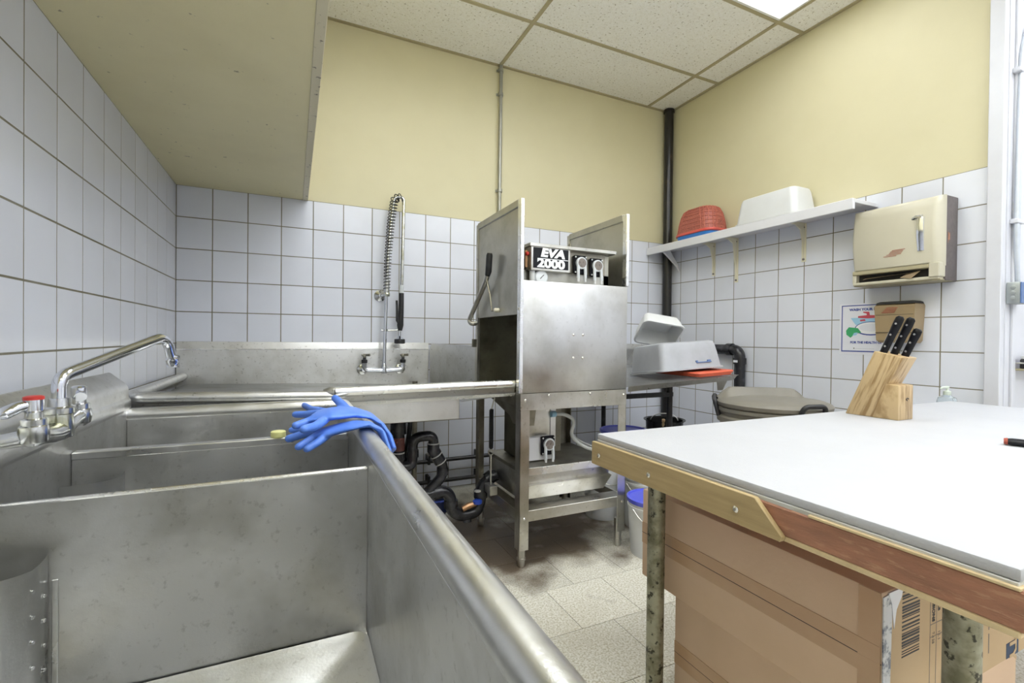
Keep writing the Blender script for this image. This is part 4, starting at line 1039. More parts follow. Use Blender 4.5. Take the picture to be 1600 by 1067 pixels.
# tan soap dispenser
td = thing('soap_dispenser', 'tan plastic wall dispenser with dark top and red print, behind the knives', 'dispenser', (W, -2.0, 1.18))
bm = new(); loft(bm, [[(3.95, -1.915, 1.185), (3.95, -2.085, 1.185), (W - 0.0005, -2.085, 1.185), (W - 0.0005, -1.915, 1.185)], [(3.932, -1.905, 1.20), (3.932, -2.095, 1.20), (W - 0.0005, -2.095, 1.20), (W - 0.0005, -1.905, 1.20)], [(3.925, -1.895, 1.405), (3.925, -2.105, 1.405), (W - 0.0005, -2.105, 1.405), (W - 0.0005, -1.895, 1.405)], [(3.94, -1.90, 1.418), (3.94, -2.10, 1.418), (W - 0.0005, -2.10, 1.418), (W - 0.0005, -1.90, 1.418)]]); part('body', bm, M['tan'], td)
bm = new(); loft(bm, [rrect((3.925 + W) / 2, -2.0, (W - 3.925) / 2 - 0.001, 0.106, 0.02, 1.418), rrect((3.93 + W) / 2, -2.0, (W - 3.93) / 2 - 0.001, 0.102, 0.02, 1.428), rrect((3.94 + W) / 2, -2.0, (W - 3.94) / 2 - 0.001, 0.09, 0.02, 1.434)]); part('lid', bm, M['dark'], td)
for z in (1.352, 1.245):
    bm = new(); box(bm, 3.9265, 3.93, -2.098, -1.902, z, z + 0.0022); part('seam', bm, M['dark'], td)
for i in range(4):
    bm = new(); box(bm, 3.923, 3.927, -2.02 + i * 0.006, -1.96 + i * 0.008, 1.393 - i * 0.009, 1.396 - i * 0.009); part('printed_line', bm, M['red_print'], td)

# ------------------------------------------------------------------ conduits and outlet
cd = thing('conduit', 'thin grey metal conduit running down the cream back wall to the dishwasher', 'conduit', (2.205, -0.03, 1.2))
bm = new(); tube(bm, [(2.208, -0.022, ZC - 0.004), (2.203, -0.022, 2.0), (2.203, -0.022, 1.2)], 0.0145, 12); part('pipe', bm, M['conduit'], cd)
for z in (3.385, 3.19, 2.40):
    bm = new(); lathe(bm, [(0.021, -0.012), (0.022, 0.0), (0.021, 0.012)], (2.205, -0.022, z), 14); box(bm, 2.175, 2.235, -0.006, -0.001, z - 0.01, z + 0.01, 0.001); part('clamp', bm, M['conduit'], cd)
cw = thing('conduit', 'pair of white painted conduits bending down to the outlet on the right edge', 'conduit', (4.1, YP, 1.5))
bm = new(); tube(bm, fillet([(4.32, YP - 0.02, 2.98), (4.128, YP - 0.02, 2.78), (4.105, YP - 0.02, 1.75), (4.135, YP - 0.02, 1.515)], 0.16, 8), 0.011, 12); part('pipe', bm, M['conduit_w'], cw)
bm = new(); tube(bm, fillet([(4.36, YP - 0.018, 2.98), (4.165, YP - 0.018, 2.76), (4.135, YP - 0.018, 1.75), (4.145, YP - 0.018, 1.515)], 0.16, 8), 0.008, 12); part('pipe', bm, M['conduit_w'], cw)
for z in (2.62, 1.83):
    bm = new(); box(bm, 4.085, 4.165, YP - 0.034, YP - 0.0005, z - 0.012, z + 0.012, 0.003); part('clamp', bm, M['white_paint'], cw)
ob = thing('outlet_box', 'grey metal outlet box with blue plate below the white conduits', 'outlet', (4.1, YP, 1.39))
bm = new(); box(bm, 4.055, 4.16, YP - 0.055, YP - 0.0005, 1.395, 1.508, 0.006, 2); part('box', bm, M['box_metal'], ob)
for z in (1.425, 1.452, 1.479):
    bm = new(); lathe(bm, [(0.011, 0.0), (0.011, -0.0025), (0.008, -0.0035)], (4.0555, YP - 0.028, z), 14, 'x'); part('knockout', bm, M['box_metal'], ob)
bm = new(); box(bm, 4.057, 4.158, YP - 0.060, YP - 0.054, 1.397, 1.506, 0.002); pl = part('cover_plate', bm, M['blue_plate'], ob)
for z in (1.428, 1.474):
    bm = new(); lathe(bm, [(0.017, 0.0), (0.017, -0.005)], (4.108, YP - 0.058, z), 16, 'y'); part('receptacle', bm, M['ivory'], pl)
wc = thing('wall_rack', 'small dark rack with jars cut off at the right edge above the worktable', 'rack', (4.2, YP, 1.05))
bm = new(); box(bm, 4.155, 4.40, YP - 0.07, YP - 0.0005, 1.045, 1.055, 0.002); part('shelf', bm, M['beige_dark'], wc)
bm = new(); tube(bm, [(4.16, YP - 0.07, 1.085), (4.40, YP - 0.07, 1.085)], 0.004, 8); tube(bm, [(4.16, YP - 0.07, 1.085), (4.16, YP - 0.001, 1.085)], 0.004, 8); tube(bm, [(4.16, YP - 0.07, 1.05), (4.16, YP - 0.07, 1.085)], 0.004, 8); part('guard_rail', bm, M['frame'], wc)
for i, (x, k) in enumerate(((4.192, 'ink'), (4.245, 'p_blue'), (4.30, 'red_print'))):
    bm = new(); lathe(bm, [(0.02, 1.0555), (0.022, 1.06), (0.022, 1.10), (0.016, 1.108)], (x, YP - 0.038, 0), 14)
    j = single('jar', bm, M[k], ['small black jar nearest the outlet on the wall rack', 'small blue jar in the middle of the wall rack', 'small red jar at the end of the wall rack'][i], 'jar', (x, YP - 0.038, 1.0555), 'jars on the wall rack')
    bm = new(); lathe(bm, [(0.019, 1.108), (0.019, 1.122), (0.016, 1.124)], (x, YP - 0.038, 0), 14); part('lid', bm, M['white_plastic'], j)

# ------------------------------------------------------------------ black pipes in the corner
cp = thing('drain_stack', 'tall black pipe standing in the back right corner from floor to ceiling', 'pipe', (3.985, -0.05, 0))
bm = new(); tube(bm, [(3.987, -0.052, 0), (3.987, -0.052, 0.9)], 0.042, 18); part('lower_pipe', bm, M['paint_black'], cp)
bm = new(); tube(bm, [(3.987, -0.052, 0.9), (3.984, -0.052, ZC - 0.004)], 0.042, 18); part('pipe', bm, M['paint_black'], cp)
bm = new(); lathe(bm, [(0.051, -0.03), (0.051, -0.004)], (3.984, -0.052, ZC), 18); part('ceiling_collar', bm, M['paint_black'], cp)
el = thing('drain_pipe', 'black elbow pipe on the right wall behind the grey trash can', 'pipe', (3.985, -0.9, 0))
bm = new(); tube(bm, fillet([(3.985, -0.098, 1.105), (3.985, -0.89, 1.115), (3.985, -0.89, 0.0)], 0.075, 8), 0.042, 18); part('pipe', bm, M['abs'], el)
bm = new(); lathe(bm, [(0.05, -0.025), (0.05, 0.025)], (3.985, -0.795, 1.114), 18, 'y'); lathe(bm, [(0.05, -0.025), (0.05, 0.025)], (3.985, -0.89, 1.02), 18); part('coupling', bm, M['abs'], el)
bm = new(); box(bm, 3.933, 3.936, -0.91, -0.87, 1.010, 1.028); part('label', bm, M['poster'], el)

# ------------------------------------------------------------------ drain plumbing under the dish table
dp = thing('drain_plumbing', 'black plastic drain pipes with traps under the dish table', 'plumbing', (1.45, -1.0, 0))
Y = -1.0
bm = new(); tube(bm, [(1.198, Y, 0.788), (1.198, Y, 0.66)], 0.044, 16); tube(bm, [(1.198, Y, 0.66), (1.198, Y, 0.535)], 0.033, 16); part('tailpiece', bm, M['abs'], dp)
bm = new(); tube(bm, [(1.198, Y, 0.64), (1.198, Y, 0.57)], 0.035, 14, True); part('rusty_sleeve', bm, mat('rusted_sleeve', (0.10, 0.03, 0.025), 0.5, mix=((0.4, 0.12, 0.1), 25, 0.55, 0.62, 0.8)), dp)
bm = new(); tube(bm, fillet([(1.198, Y, 0.545), (1.198, Y, 0.475), (1.276, Y, 0.475), (1.276, Y, 0.635), (1.394, Y, 0.635), (1.394, Y, 0.56), (1.450, Y, 0.47), (1.450, Y, 0.40), (1.36, Y, 0.315)], 0.055, 7), 0.029, 16); part('trap', bm, M['abs'], dp)
for (c, d) in (((1.394, Y, 0.57), (0, 0, 1)), ((1.40, Y, 0.545), (0.5, 0, -0.8)), ((1.425, Y, 0.50), (0.5, 0, -0.8)), ((1.198, Y, 0.535), (0, 0, 1)), ((1.276, Y, 0.545), (0, 0, 1)), ((1.45, Y, 0.43), (0, 0, 1))):
    dd_ = V(d).normalized(); bm = new(); tube(bm, [V(c) - dd_ * 0.02, V(c) + dd_ * 0.02], 0.0345, 16); part('coupling', bm, M['abs'], dp)
for (c, d) in (((1.394, Y, 0.591), (0, 0, 1)), ((1.412, Y, 0.524), (0.5, 0, -0.8)), ((1.198, Y, 0.557), (0, 0, 1)), ((1.437, Y, 0.482), (0.5, 0, -0.8))):
    dd_ = V(d).normalized(); bm = new(); tube(bm, [V(c) - dd_ * 0.003, V(c) + dd_ * 0.003], 0.0352, 16); part('solvent_ring', bm, M['abs_print'], dp)
bm = new(); tube(bm, fillet([(1.05, Y, 0.292), (1.30, Y, 0.30), (1.462, Y, 0.315), (1.50, Y, 0.27), (1.50, Y, 0.20), (1.56, Y, 0.155), (1.66, Y, 0.165), (1.682, Y, 0.23), (1.682, Y, 0.29), (1.72, Y, 0.345), (1.782, Y, 0.37)], 0.05, 7), 0.034, 18); part('waste_line', bm, M['abs'], dp)
for (c, d) in (((1.33, Y, 0.302), (1, 0, 0.05)), ((1.50, Y, 0.235), (0, 0, 1)), ((1.42, Y, 0.312), (1, 0, 0.1)), ((1.682, Y, 0.27), (0, 0, 1)), ((1.735, Y, 0.355), (0.9, 0, 0.5))):
    dd_ = V(d).normalized(); bm = new(); tube(bm, [V(c) - dd_ * 0.022, V(c) + dd_ * 0.022], 0.040, 16); part('coupling', bm, M['abs'], dp)
bm = new(); tube(bm, [(1.60, Y, 0.145), (1.60, Y, 0.118)], 0.026, 12); part('cleanout', bm, M['abs'], dp)
bm = new(); tube(bm, [(1.648, Y - 0.04, 0.297), (1.648, Y - 0.04, 0.303)], 0.02, 8); part('pipe_tag', bm, M['abs_print'], dp)
bm = new(); tube(bm, [(1.56, Y - 0.03, 0.205), (1.60, Y - 0.032, 0.22), (1.64, Y - 0.03, 0.225)], [0.016, 0.02, 0.016], 10); part('brass_valve', bm, M['copper'], dp)
bm = new(); lathe(bm, [(0.012, 0.0), (0.026, 0.004), (0.028, 0.02), (0.02, 0.026)], (1.648, Y - 0.04, 0.225), 12); part('valve_handle', bm, M['mid_blue'], dp)
bm = new(); tube(bm, fillet([(1.285, -0.93, 0.788), (1.27, -0.93, 0.62), (1.25, -0.95, 0.55), (1.252, -0.95, 0.30)], 0.05, 5), 0.014, 10); part('water_line', bm, M['black_rubber'], dp)
fd = thing('floor_drain_funnel', 'dark blue drain funnel standing on the floor below the black traps', 'drain', (1.49, -0.74, 0))
bm = new(); lathe(bm, [(0.05, 0.0), (0.055, 0.02), (0.055, 0.09), (0.085, 0.12), (0.095, 0.19), (0.085, 0.19), (0.06, 0.13)], (1.49, -0.74, 0), 22, 'z', True, True); part('funnel', bm, M['navy'], fd)
bm = new(); tube(bm, [(1.49 + 0.09 * math.cos(a), -0.74 + 0.09 * math.sin(a), 0.192) for a in [i * math.pi / 12 for i in range(25)]], 0.006, 8, False); part('funnel_lip', bm, M['mid_blue'], fd)
rc = thing('rubber_hose', 'red rubber hose end poking up behind the rolled sink rim under the dish table', 'hose', (1.02, -1.30, 0))
ax = V((0.75, -0.3, -0.58)).normalized(); c0 = V((1.125, -1.19, 0.50))
bm = new(); tube(bm, fillet([(1.02, -1.25, 0.02), (1.03, -1.22, 0.45), c0 - ax * 0.06 + V((0, 0, 0.03)), c0 + ax * 0.02], 0.06, 6), 0.028, 14); part('hose', bm, M['red_print'], rc)
bm = new(); tube(bm, [c0, c0 + ax * 0.05, c0 + ax * 0.115], [0.034, 0.04, 0.046], 18); part('hose_cuff', bm, M['red_rim'], rc)
bm = new(); tube(bm, [c0 + ax * 0.112, c0 + ax * 0.119], 0.040, 18); part('hose_mouth', bm, M['dark'], rc)
for z, x0, x1 in ((0.235, 1.30, 2.40), (0.075, 1.30, 2.40)):
    t = thing('wall_pipe', 'thin black water pipe low on the back wall, %s of two' % ('upper' if z > 0.2 else 'lower'), 'pipe', (1.85, -0.06, z), 'water pipes on the back wall')
    bm = new(); tube(bm, [(x0, -0.06, z), (x1, -0.06, z + 0.004)], 0.016, 10); part('pipe', bm, M['paint_black'], t)
    for x in (1.62, 2.02):
        bm = new(); box(bm, x - 0.01, x + 0.01, -0.08, -0.0005, z - 0.022, z + 0.05, 0.002); part('pipe_clip', bm, M['paint_black'], t)

# ------------------------------------------------------------------ pails, pot, trash can
def pail(name, label, x, y, r, h, lid, group, bail=True):
    t = thing(name, label, 'pail', (x, y, 0), group)
    bm = new(); lathe(bm, [(r * 0.86, 0.0), (r * 0.875, 0.006), (r * 0.985, h - 0.06), (r * 1.02, h - 0.058), (r * 1.02, h - 0.045), (r * 0.99, h - 0.043), (r, h - 0.012)], (x, y, 0), 32); part('bucket', bm, M['pail'], t)
    bm = new(); lathe(bm, [(r * 1.035, h - 0.026), (r * 1.05, h - 0.022), (r * 1.05, h - 0.004), (r * 1.01, h), (r * 0.95, h - 0.002), (r * 0.93, h - 0.009), (0.01, h - 0.008)], (x, y, 0), 32); part('lid', bm, M[lid], t)
    if bail:
        bm = new(); pts = [(x + r * 1.04 * math.cos(a), y - 0.02 - 0.02 * math.sin(a), h - 0.052 - r * 0.85 * math.sin(a)) for a in [i * math.pi / 12 for i in range(13)]]
        pts = [(p[0], y - (r * 1.03) * math.sin(a) - 0.002, p[2]) for p, a in zip(pts, [i * math.pi / 12 for i in range(13)])]
        tube(bm, pts, 0.0025, 6); part('bail_handle', bm, M['frame'], t)
    return t
pail('plastic_pail', 'white plastic pail with violet blue lid beside the front leg of the dishwasher', 2.50, -1.545, 0.135, 0.315, 'lid_blue', 'plastic pails')
pail('plastic_pail', 'white lidded plastic pail behind the blue lidded pail at the worktable corner', 2.72, -1.215, 0.135, 0.335, 'pail', 'plastic pails')
pail('plastic_pail', 'white plastic pail standing under the right end of the dishwasher frame', 2.58, -0.97, 0.13, 0.40, 'pail', 'plastic pails')
pail('plastic_pail', 'wide white pail with blue lid under the short dish table', 2.98, -0.69, 0.178, 0.50, 'lid_blue', 'plastic pails')
st = thing('storage_crate', 'low grey plastic crate under the short dish table carrying the black pot', 'crate', (3.5, -0.58, 0))
bm = new(); loft(bm, [rrect(3.5, -0.56, 0.17, 0.17, 0.03, 0.0), rrect(3.5, -0.56, 0.19, 0.19, 0.03, 0.385), rrect(3.5, -0.56, 0.20, 0.20, 0.03, 0.388), rrect(3.5, -0.56, 0.20, 0.20, 0.03, 0.404)]); part('body', bm, M['tub_grey'], st)
pt = thing('cooking_pot', 'black cooking pot with raised wire handle under the short dish table', 'pot', (3.48, -0.58, 0.4045))
bm = new(); lathe(bm, [(0.135, 0.4045), (0.145, 0.41), (0.15, 0.515), (0.168, 0.522), (0.168, 0.528), (0.146, 0.522), (0.14, 0.42), (0.01, 0.412)], (3.48, -0.58, 0), 30); part('vessel', bm, M['pot'], pt)
bm = new(); tube(bm, [(3.48 + 0.09 * math.cos(a), -0.58 - 0.06 * math.cos(a), 0.52 + 0.055 * math.sin(a)) for a in [i * math.pi / 12 for i in range(13)]], 0.0045, 8); part('wire_handle', bm, M['rim'], pt)
bm = new(); tube(bm, [(3.39, -0.66, 0.46), (3.36, -0.70, 0.55)], [0.010, 0.013], 8); part('spoon_handle', bm, M['oak'], pt)

tc = thing('trash_can', 'large round grey trash can with domed lid behind the worktable', 'trash can', (3.14, -1.815, 0))
tx, ty = 3.135, -1.80
bm = new(); lathe(bm, [(0.215, 0.0), (0.222, 0.01), (0.272, 0.72), (0.288, 0.73), (0.288, 0.755), (0.272, 0.765), (0.276, 0.795)], (tx, ty, 0), 44); part('can', bm, M['bin'], tc)
bm = new(); lathe(bm, [(0.278, 0.785), (0.286, 0.792), (0.286, 0.808), (0.276, 0.811), (0.288, 0.82), (0.291, 0.838), (0.282, 0.848), (0.255, 0.858), (0.15, 0.870), (0.01, 0.874)], (tx, ty, 0), 44); ld = part('lid', bm, M['bin'], tc)
dx, dy = 0.82, -0.57
bm = new()
rings = []
for s in [k / 14 for k in range(15)]:
    u = -0.24 + 0.48 * s
    hgt = 0.062 * min(1, math.sin(math.pi * s) * 2.2) ** 0.8 if 0 < s < 1 else 0.0
    wv = 0.05 + 0.05 * (1 - math.sin(math.pi * s))
    cx, cy = tx + dx * u + 0.03, ty + dy * u + 0.10
    nx, ny = -dy, dx
    zb = 0.852
    rings.append([(cx - nx * wv, cy - ny * wv, zb), (cx - nx * 0.022, cy - ny * 0.022, zb + hgt), (cx + nx * 0.022, cy + ny * 0.022, zb + hgt), (cx + nx * wv, cy + ny * wv, zb)])
loft(bm, rings); part('lid_grip', bm, M['bin'], ld, 40)
for sgn, (hx_, hy_) in ((1, (-0.28, -0.96)), (-1, (-0.62, 0.78))):
    c = V((tx + hx_ * 0.275, ty + hy_ * 0.275, 0.785)); t_ = V((-hy_, hx_, 0)); o_ = V((hx_, hy_, 0))
    bm = new(); tube(bm, fillet([c - t_ * 0.075 + V((0, 0, -0.03)), c - t_ * 0.062 + o_ * 0.030 + V((0, 0, 0.075)), c + t_ * 0.062 + o_ * 0.030 + V((0, 0, 0.075)), c + t_ * 0.075 + V((0, 0, -0.03))], 0.03, 5), 0.0125, 10); part('handle', bm, M['black_rubber'], tc)

# ------------------------------------------------------------------ tubs on the clean dish table
ang = math.radians(-6)
def rot_tub(bm, cx, cy, a, tilt=None):
    Mx = Matrix.Translation(V((cx, cy, 0))) @ Matrix.Rotation(a, 4, 'Z') @ Matrix.Translation(V((-cx, -cy, 0)))
    bmesh.ops.transform(bm, matrix=Mx, verts=bm.verts[:])
zt = zr(3.10) - 0.005
sl = math.atan(0.048)
def on_slope(bm, x, z):
    Mx = Matrix.Translation(V((x, 0, z))) @ Matrix.Rotation(-sl, 4, 'Y') @ Matrix.Translation(V((-x, 0, -z)))
    bmesh.ops.transform(bm, matrix=Mx, verts=bm.verts[:])
bm = new(); loft(bm, [rrect(3.20, -1.14, 0.15, 0.21, 0.03, zt), rrect(3.20, -1.14, 0.165, 0.225, 0.03, zt + 0.024), rrect(3.20, -1.14, 0.16, 0.22, 0.03, zt + 0.030)]); on_slope(bm, 3.10, zt)
single('serving_tray', bm, M['orange'], 'coral red plastic tray sticking out from under the grey tub', 'tray', (3.20, -1.14, zt))
gt = thing('bus_tub', 'grey plastic bus tub turned upside down on the short dish table', 'tub', (3.09, -1.10, zt + 0.03))
TILT = Matrix.Translation(V((0, -0.90, zt + 0.003))) @ Matrix.Rotation(math.radians(-6.5), 4, 'X') @ Matrix.Translation(V((0, 0.90, -zt)))
bm = new(); tub(bm, 3.09, -1.10, 0.245, 0.185, zt + 0.0, 0.19, 0.018, 0.035, 0.004, 0.012); rot_tub(bm, 3.09, -1.10, ang); on_slope(bm, 3.10, zt); bmesh.ops.transform(bm, matrix=TILT, verts=bm.verts[:]); part('tub_body', bm, M['tub_grey'], gt)
bm = new(); box(bm, 3.12, 3.24, -1.289, -1.272, zt + 0.04, zt + 0.047, 0.001); box(bm, 3.115, 3.13, -1.289, -1.272, zt + 0.045, zt + 0.057, 0.001); box(bm, 3.21, 3.235, -1.289, -1.272, zt + 0.045, zt + 0.057, 0.001); rot_tub(bm, 3.09, -1.10, ang); on_slope(bm, 3.10, zt); bmesh.ops.transform(bm, matrix=TILT, verts=bm.verts[:]); part('grip_mark', bm, M['blue_plate'], gt)
bm = new(); tub(bm, 0, 0, 0.145, 0.115, 0, 0.115, 0.014, 0.035, 0.004, 0.008)
Mx = Matrix.Translation(V((3.03, -1.04, 1.205))) @ Matrix.Rotation(math.radians(-14), 4, 'Z') @ Matrix.Rotation(math.radians(12), 4, 'Y')
Mx = Matrix.Translation(V((3.04, -0.985, 1.2))) @ Matrix.Rotation(math.radians(-22), 4, 'Z') @ Matrix.Rotation(math.radians(9), 4, 'Y') @ Matrix.Rotation(math.radians(-40), 4, 'X')
bmesh.ops.transform(bm, matrix=Mx, verts=bm.verts[:])
low = min(v.co.z for v in bm.verts); bmesh.ops.translate(bm, verts=bm.verts[:], vec=V((0, 0, 1.127 - low)))
single('food_tub', bm, M['white_plastic'], 'small white plastic tub tilted upside down on top of the grey tub', 'tub', (3.0, -1.02, 1.165))

# ------------------------------------------------------------------ worktable
TX0, TX1, TY0, TY1, TZ = 1.575, 3.84, -3.295, -2.305, 0.88
wt = thing('worktable', 'large worktable with white cutting surface, wooden edge and pipe legs', 'table', (2.7, -2.8, 0))
bm = new(); box(bm, TX0 + 0.006, TX1, TY0, TY1, 0.861, TZ, 0.004, 2); part('white_top', bm, M['cutting'], wt)
bm = new(); box(bm, TX0 + 0.004, TX1 - 0.002, TY0 + 0.002, TY1 - 0.002, 0.851, 0.8609, 0.001); part('top_edge', bm, M['cut_edge'], wt)
bm = new(); box(bm, TX0 + 0.012, TX1 - 0.01, TY0 + 0.008, TY1 - 0.006, 0.80, 0.851, 0.002); part('core_board', bm, M['redwood'], wt)
bm = new(); box(bm, TX0, TX0 + 0.02, TY0 - 0.008, TY1, 0.795, 0.852, 0.003); part('edge_board', bm, M['redwood'], wt)
bm = new(); box(bm, TX0 - 0.002, TX0 + 0.018, TY0 - 0.002, TY1 - 0.7, 0.851, 0.856, 0.001); part('splinter_edge', bm, M['splinter'], wt)
bm = new(); box(bm, TX0, TX0 + 0.03, TY0 - 0.002, TY1, 0.785, 0.796, 0.002); part('under_board', bm, M['splinter'], wt)
bm = new(); box(bm, TX0 + 0.0205, TX1 - 0.01, TY0 - 0.010, TY0 + 0.006, 0.7965, 0.8505, 0.002); part('edge_board', bm, M['splinter'], wt)
bm = new(); prism(bm, [(TY1 + 0.002, 0.856), (-2.90, 0.858), (-2.962, 0.797), (-2.958, 0.786), (TY1 + 0.002, 0.784)], 'x', TX0 - 0.014, TX0 - 0.001, 0.0015); es = part('edge_strip', bm, M['pine'], wt)
for y in (-2.345, -2.575, -2.855):
    bm = new(); lathe(bm, [(0.0075, 0.0), (0.0075, -0.003), (0.004, -0.006)], (TX0 - 0.0135, y, 0.818), 12, 'x'); part('screw', bm, M['rivet'], es)
for (x, y) in ((1.745, -2.405), (1.80, -3.15), (3.70, -2.405), (3.70, -3.17)):
    bm = new(); tube(bm, [(x, y, 0.80), (x, y, 0.0)], 0.0275, 20); lg = part('leg', bm, M['leg_pipe'], wt)
    bm = new(); lathe(bm, [(0.06, 0.788), (0.06, 0.80)], (x, y, 0), 16); part('flange', bm, M['leg_pipe'], lg)

# cardboard boxes under the worktable
def carton(name, label, x0, x1, y0, y1, z0, z1, seam=True):
    t = thing(name, label, 'box', ((x0 + x1) / 2, (y0 + y1) / 2, z0), 'cardboard cartons under the worktable')
    bm = new(); box(bm, x0, x1, y0, y1, z0, z1, 0.004, 2); part('carton', bm, M['card'], t)
    if seam:
        zm = (z0 + z1) / 2
        bm = new(); box(bm, x0 - 0.0012, x0 + 0.0005, y0 + 0.001, y1 - 0.001, zm - 0.036, zm - 0.001); part('tape', bm, M['tape'], t)
        bm = new(); box(bm, x0 - 0.0016, x0 + 0.0005, y0 + 0.001, y1 - 0.001, zm + 0.0012, zm + 0.036); part('tape', bm, M['tape'], t)
        bm = new(); box(bm, x0 - 0.0009, x0 + 0.0005, y0, y1, zm - 0.0012, zm + 0.0012); part('flap_seam', bm, M['dark'], t)
        bm = new(); box(bm, x0 - 0.001, x0 + 0.0005, y0 + 0.001, y0 + 0.045, z0 + 0.01, z1 - 0.002); part('tape', bm, M['tape'], t)
    return t
BX, BY0, BY1, BZ0, BZ1 = 1.80, -3.02, -2.275, 0.358, 0.662
c1 = carton('cardboard_box', 'brown cardboard carton with taped seam and barcode end, upper of two', BX, 2.50, BY0, BY1, BZ0, BZ1)
c2 = carton('cardboard_box', 'brown cardboard carton on the floor below the barcoded carton', BX + 0.005, 2.50, BY0 + 0.02, -2.43, 0.0, 0.3575)
EY = BY0 - 0.0012
bm = new(); box(bm, BX + 0.03, 2.047, EY, BY0 + 0.001, BZ0 + 0.004, BZ1 - 0.004); part('end_flap', bm, M['card_end'], c1)
bm = new(); box(bm, 2.055, 2.495, EY, BY0 + 0.001, BZ0 + 0.004, BZ1 - 0.004); part('end_flap', bm, M['card_end'], c1)
bm = new(); box(bm, 2.0475, 2.0545, EY + 0.0004, BY0 + 0.001, BZ0, BZ1); part('flap_gap', bm, M['dark'], c1)
bm = new(); prism(bm, [(BX + 0.002, BZ1 - 0.01), (BX + 0.03, BZ1 - 0.006), (BX + 0.034, 0.60), (BX + 0.030, 0.45), (BX + 0.024, BZ0), (BX + 0.004, BZ0)], 'y', EY - 0.0012, BY0); part('torn_film', bm, M['torn'], c1)
bm = new(); prism(bm, [(BX + 0.02, BZ1 - 0.004), (BX + 0.075, BZ1 - 0.002), (BX + 0.07, BZ1 - 0.02), (BX + 0.05, BZ1 - 0.045), (BX + 0.042, BZ1 - 0.085), (BX + 0.032, BZ1 - 0.03)], 'y', EY - 0.0016, BY0); part('torn_paper', bm, M['poster'], c1)
z = 0.648; rr_ = random.Random(3)
while z > 0.50:
    h = rr_.choice((0.0016, 0.0028, 0.0042)); bm = new(); box(bm, 1.875, 1.945, EY - 0.0006, EY + 0.0004, z - h, z); part('barcode_bar', bm, M['ink'], c1, 0); z -= h + rr_.choice((0.0022, 0.004, 0.006))
text('printed_text', 'CS DIMENSIONS', 0.0145, M['ink'], c1, (2.004, EY - 0.0004, 0.605), (0, 0, -1), (1, 0, 0), 0.0003, 0.0004, align='CENTER')
text('printed_text', 'GROSS WT LB', 0.0125, M['ink'], c1, (2.028, EY - 0.0004, 0.612), (0, 0, -1), (1, 0, 0), 0.0003, 0.0003)
text('printed_text', '7.125', 0.0125, M['ink_grey'], c1, (2.004, EY - 0.0004, 0.515), (0, 0, -1), (1, 0, 0), 0.0003)
text('printed_text', '12.1', 0.0135, M['ink_grey'], c1, (2.03, EY - 0.0004, 0.515), (0, 0, -1), (1, 0, 0), 0.0003)
for (a, b, c, d) in ((1.990, 1.9915, 0.365, 0.66), (2.017, 2.0185, 0.365, 0.66), (1.990, 2.047, 0.5465, 0.548), (1.990, 2.047, 0.518, 0.519)):
    bm = new(); box(bm, a, b, EY - 0.0005, EY + 0.0004, c, d); part('printed_rule', bm, M['ink_grey'], c1, 0)
for (x, z) in ((2.272, 0.56), (2.272, 0.49), (2.272, 0.43), (2.308, 0.58), (2.308, 0.51)):
    bm = new(); box(bm, x, x + 0.004, EY - 0.0005, EY + 0.0004, z - 0.025, z + 0.025); part('printed_line', bm, M['ink_grey'], c1, 0)
bm = new(); box(bm, 2.372, 2.442, EY - 0.0006, EY + 0.0004, BZ0 + 0.004, 0.402); part('logo_block', bm, M['ink_blue'], c1, 0)
text('printed_text', 'TY', 0.052, M['card_end'], c1, (2.407, EY - 0.0012, 0.381), (0, 0, -1), (1, 0, 0), 0.0003, 0.002)

# ------------------------------------------------------------------ knife block, knives, tool, soap bottle
kb = thing('knife_block', 'slanted wooden knife block with a small front box on the white worktable', 'knife block', (2.88, -2.46, TZ))
bm = new(); prism(bm, [(-2.355, TZ + 0.0005), (-2.462, 1.152), (-2.565, 1.128), (-2.505, 1.0), (-2.505, TZ + 0.0005)], 'x', 2.835, 2.935, 0.003, 2); part('block', bm, M['oak'], kb)
bm = new(); prism(bm, [(-2.46, TZ + 0.0005), (-2.507, 1.022), (-2.552, 1.018), (-2.552, TZ + 0.0005)], 'x', 2.832, 2.938, 0.003, 2); fb = part('front_box', bm, mat('knife_block_front', (0.55, 0.40, 0.215), 0.42, mix=((0.33, 0.21, 0.09), 6, 0.46, 0.60, 0.9), stretch=(10, 2, 1.2)), kb)
bm = new(); tube(bm, [(2.893 + 0.008 * math.cos(a), -2.5535, 0.962 + 0.005 * math.sin(a)) for a in [i * math.pi / 8 for i in range(13)]], 0.0016, 5); part('branded_mark', bm, M['ink'], fb)
lean = V((0, -0.062, 0.152)).normalized()
KL = ['black handled knife nearest the paper poster in the wooden block', 'black handled knife in the middle of the wooden block', 'shortest black handled knife at the front of the wooden block']
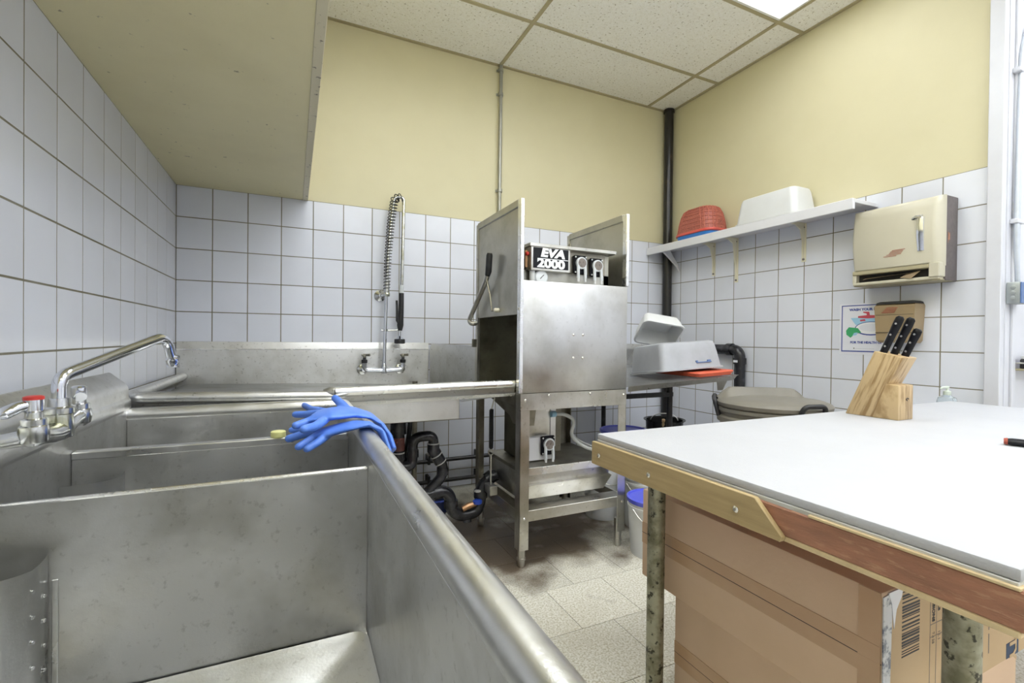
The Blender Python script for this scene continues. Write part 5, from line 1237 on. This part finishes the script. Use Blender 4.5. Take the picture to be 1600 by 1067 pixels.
for i, (x, y, zb, L) in enumerate(((2.862, -2.482, 1.146, 0.158), (2.885, -2.508, 1.140, 0.158), (2.902, -2.538, 1.133, 0.118))):
    base = V((x, y, zb))
    k = thing('kitchen_knife', KL[i], 'knife', base, 'knives in the block')
    wdir = V((0, lean.z, -lean.y)); wdir = wdir if wdir.y > 0 else -wdir
    xd = V((1, 0, 0))
    bm = new(); tube(bm, [base + lean * s for s in (0.0, 0.02, L * 0.5, L * 0.8, L * 0.95, L)], 1, 14, flat=[(0.0135, 0.0085), (0.014, 0.009), (0.0145, 0.0095), (0.0165, 0.0095), (0.0155, 0.009), (0.008, 0.005)], side=wdir); part('handle', bm, M['knife'], k)
    bm = new()
    n0 = base + lean * (-0.10)
    for s in (1,):
        box(bm, -0.0012, 0.0012, -0.012, 0.012, -0.11, 0.004, 0.0, 1, Matrix.Translation(base) @ Matrix((xd.to_4d(), wdir.to_4d(), lean.to_4d(), (0, 0, 0, 1))).transposed().to_3x3().to_4x4())
    part('blade', bm, M['rivet'], k)
    for s in (0.18, 0.5, 0.8):
        c = base + lean * (L * s) + wdir * 0.001
        bm = new(); lathe(bm, [(0.0042, -0.0102), (0.0042, 0.0102)], c, 10, 'x'); part('rivet', bm, M['rivet'], k)
    bm = new(); tube(bm, [base + lean * s + wdir * 0.0138 for s in (0.0, L * 0.5, L * 0.78)], 0.0016, 6); part('tang', bm, M['rim'], k)
kt = thing('pocket_tool', 'black tool handle with red tip lying on the right of the worktable', 'tool', (2.66, -2.96, TZ))
d_ = V((0.35, -0.94, 0)).normalized(); p0 = V((2.645, -2.925, TZ + 0.0115))
bm = new(); tube(bm, [p0 + d_ * s for s in (0.0, 0.01, 0.06, 0.13, 0.15)], 1, 12, flat=[(0.012, 0.009), (0.0145, 0.011), (0.016, 0.011), (0.015, 0.011), (0.011, 0.009)], side=(d_.y, -d_.x, 0)); th = part('handle', bm, M['knife'], kt)
bm = new(); tube(bm, [p0 - d_ * 0.007, p0 + d_ * 0.001], 1, 12, flat=[(0.012, 0.009), (0.0145, 0.011)], side=(d_.y, -d_.x, 0)); part('red_tip', bm, M['red_print'], kt)
bm = new(); tube(bm, [p0 + d_ * 0.035 + V((0, 0, 0.009)), p0 + d_ * 0.07 + V((0, 0, 0.0105)), p0 + d_ * 0.11 + V((0, 0, 0.009))], 1, 10, flat=[(0.006, 0.002), (0.009, 0.0035), (0.006, 0.002)], side=(d_.y, -d_.x, 0)); part('wood_inlay', bm, M['splinter'], kt)

hs = thing('hand_sink', 'small white wall hand sink mostly hidden behind the worktable', 'sink', (3.93, -2.2, 0.66))
bm = new()
loft(bm, [rrect(3.935, -2.12, 0.06, 0.12, 0.04, 0.66), rrect(3.925, -2.12, 0.10, 0.16, 0.05, 0.76), rrect(3.925, -2.12, 0.11, 0.17, 0.05, 0.775), rrect(3.925, -2.12, 0.11, 0.17, 0.05, 0.79), rrect(3.91, -2.10, 0.07, 0.11, 0.05, 0.785), rrect(3.91, -2.10, 0.05, 0.08, 0.04, 0.70)]); part('basin', bm, M['ceramic'], hs)
sb = thing('soap_bottle', 'clear soap pump bottle on the hand sink behind the worktable corner', 'bottle', (3.93, -2.26, 0.791))
sx_, sy_ = 3.935, -2.255
bm = new(); lathe(bm, [(0.040, 0.791), (0.044, 0.796), (0.044, 0.865), (0.038, 0.888), (0.018, 0.900), (0.015, 0.905)], (sx_, sy_, 0), 22); part('bottle', bm, M['soap_glass'], sb)
bm = new(); lathe(bm, [(0.0175, 0.902), (0.0175, 0.922), (0.009, 0.925), (0.006, 0.928), (0.006, 0.942)], (sx_, sy_, 0), 14); tube(bm, [(sx_ + 0.008, sy_, 0.944), (sx_ - 0.035, sy_ + 0.01, 0.942), (sx_ - 0.042, sy_ + 0.012, 0.935)], [0.008, 0.006, 0.004], 8); part('pump', bm, mat('pale_green_pump', (0.62, 0.68, 0.60), 0.35), sb)
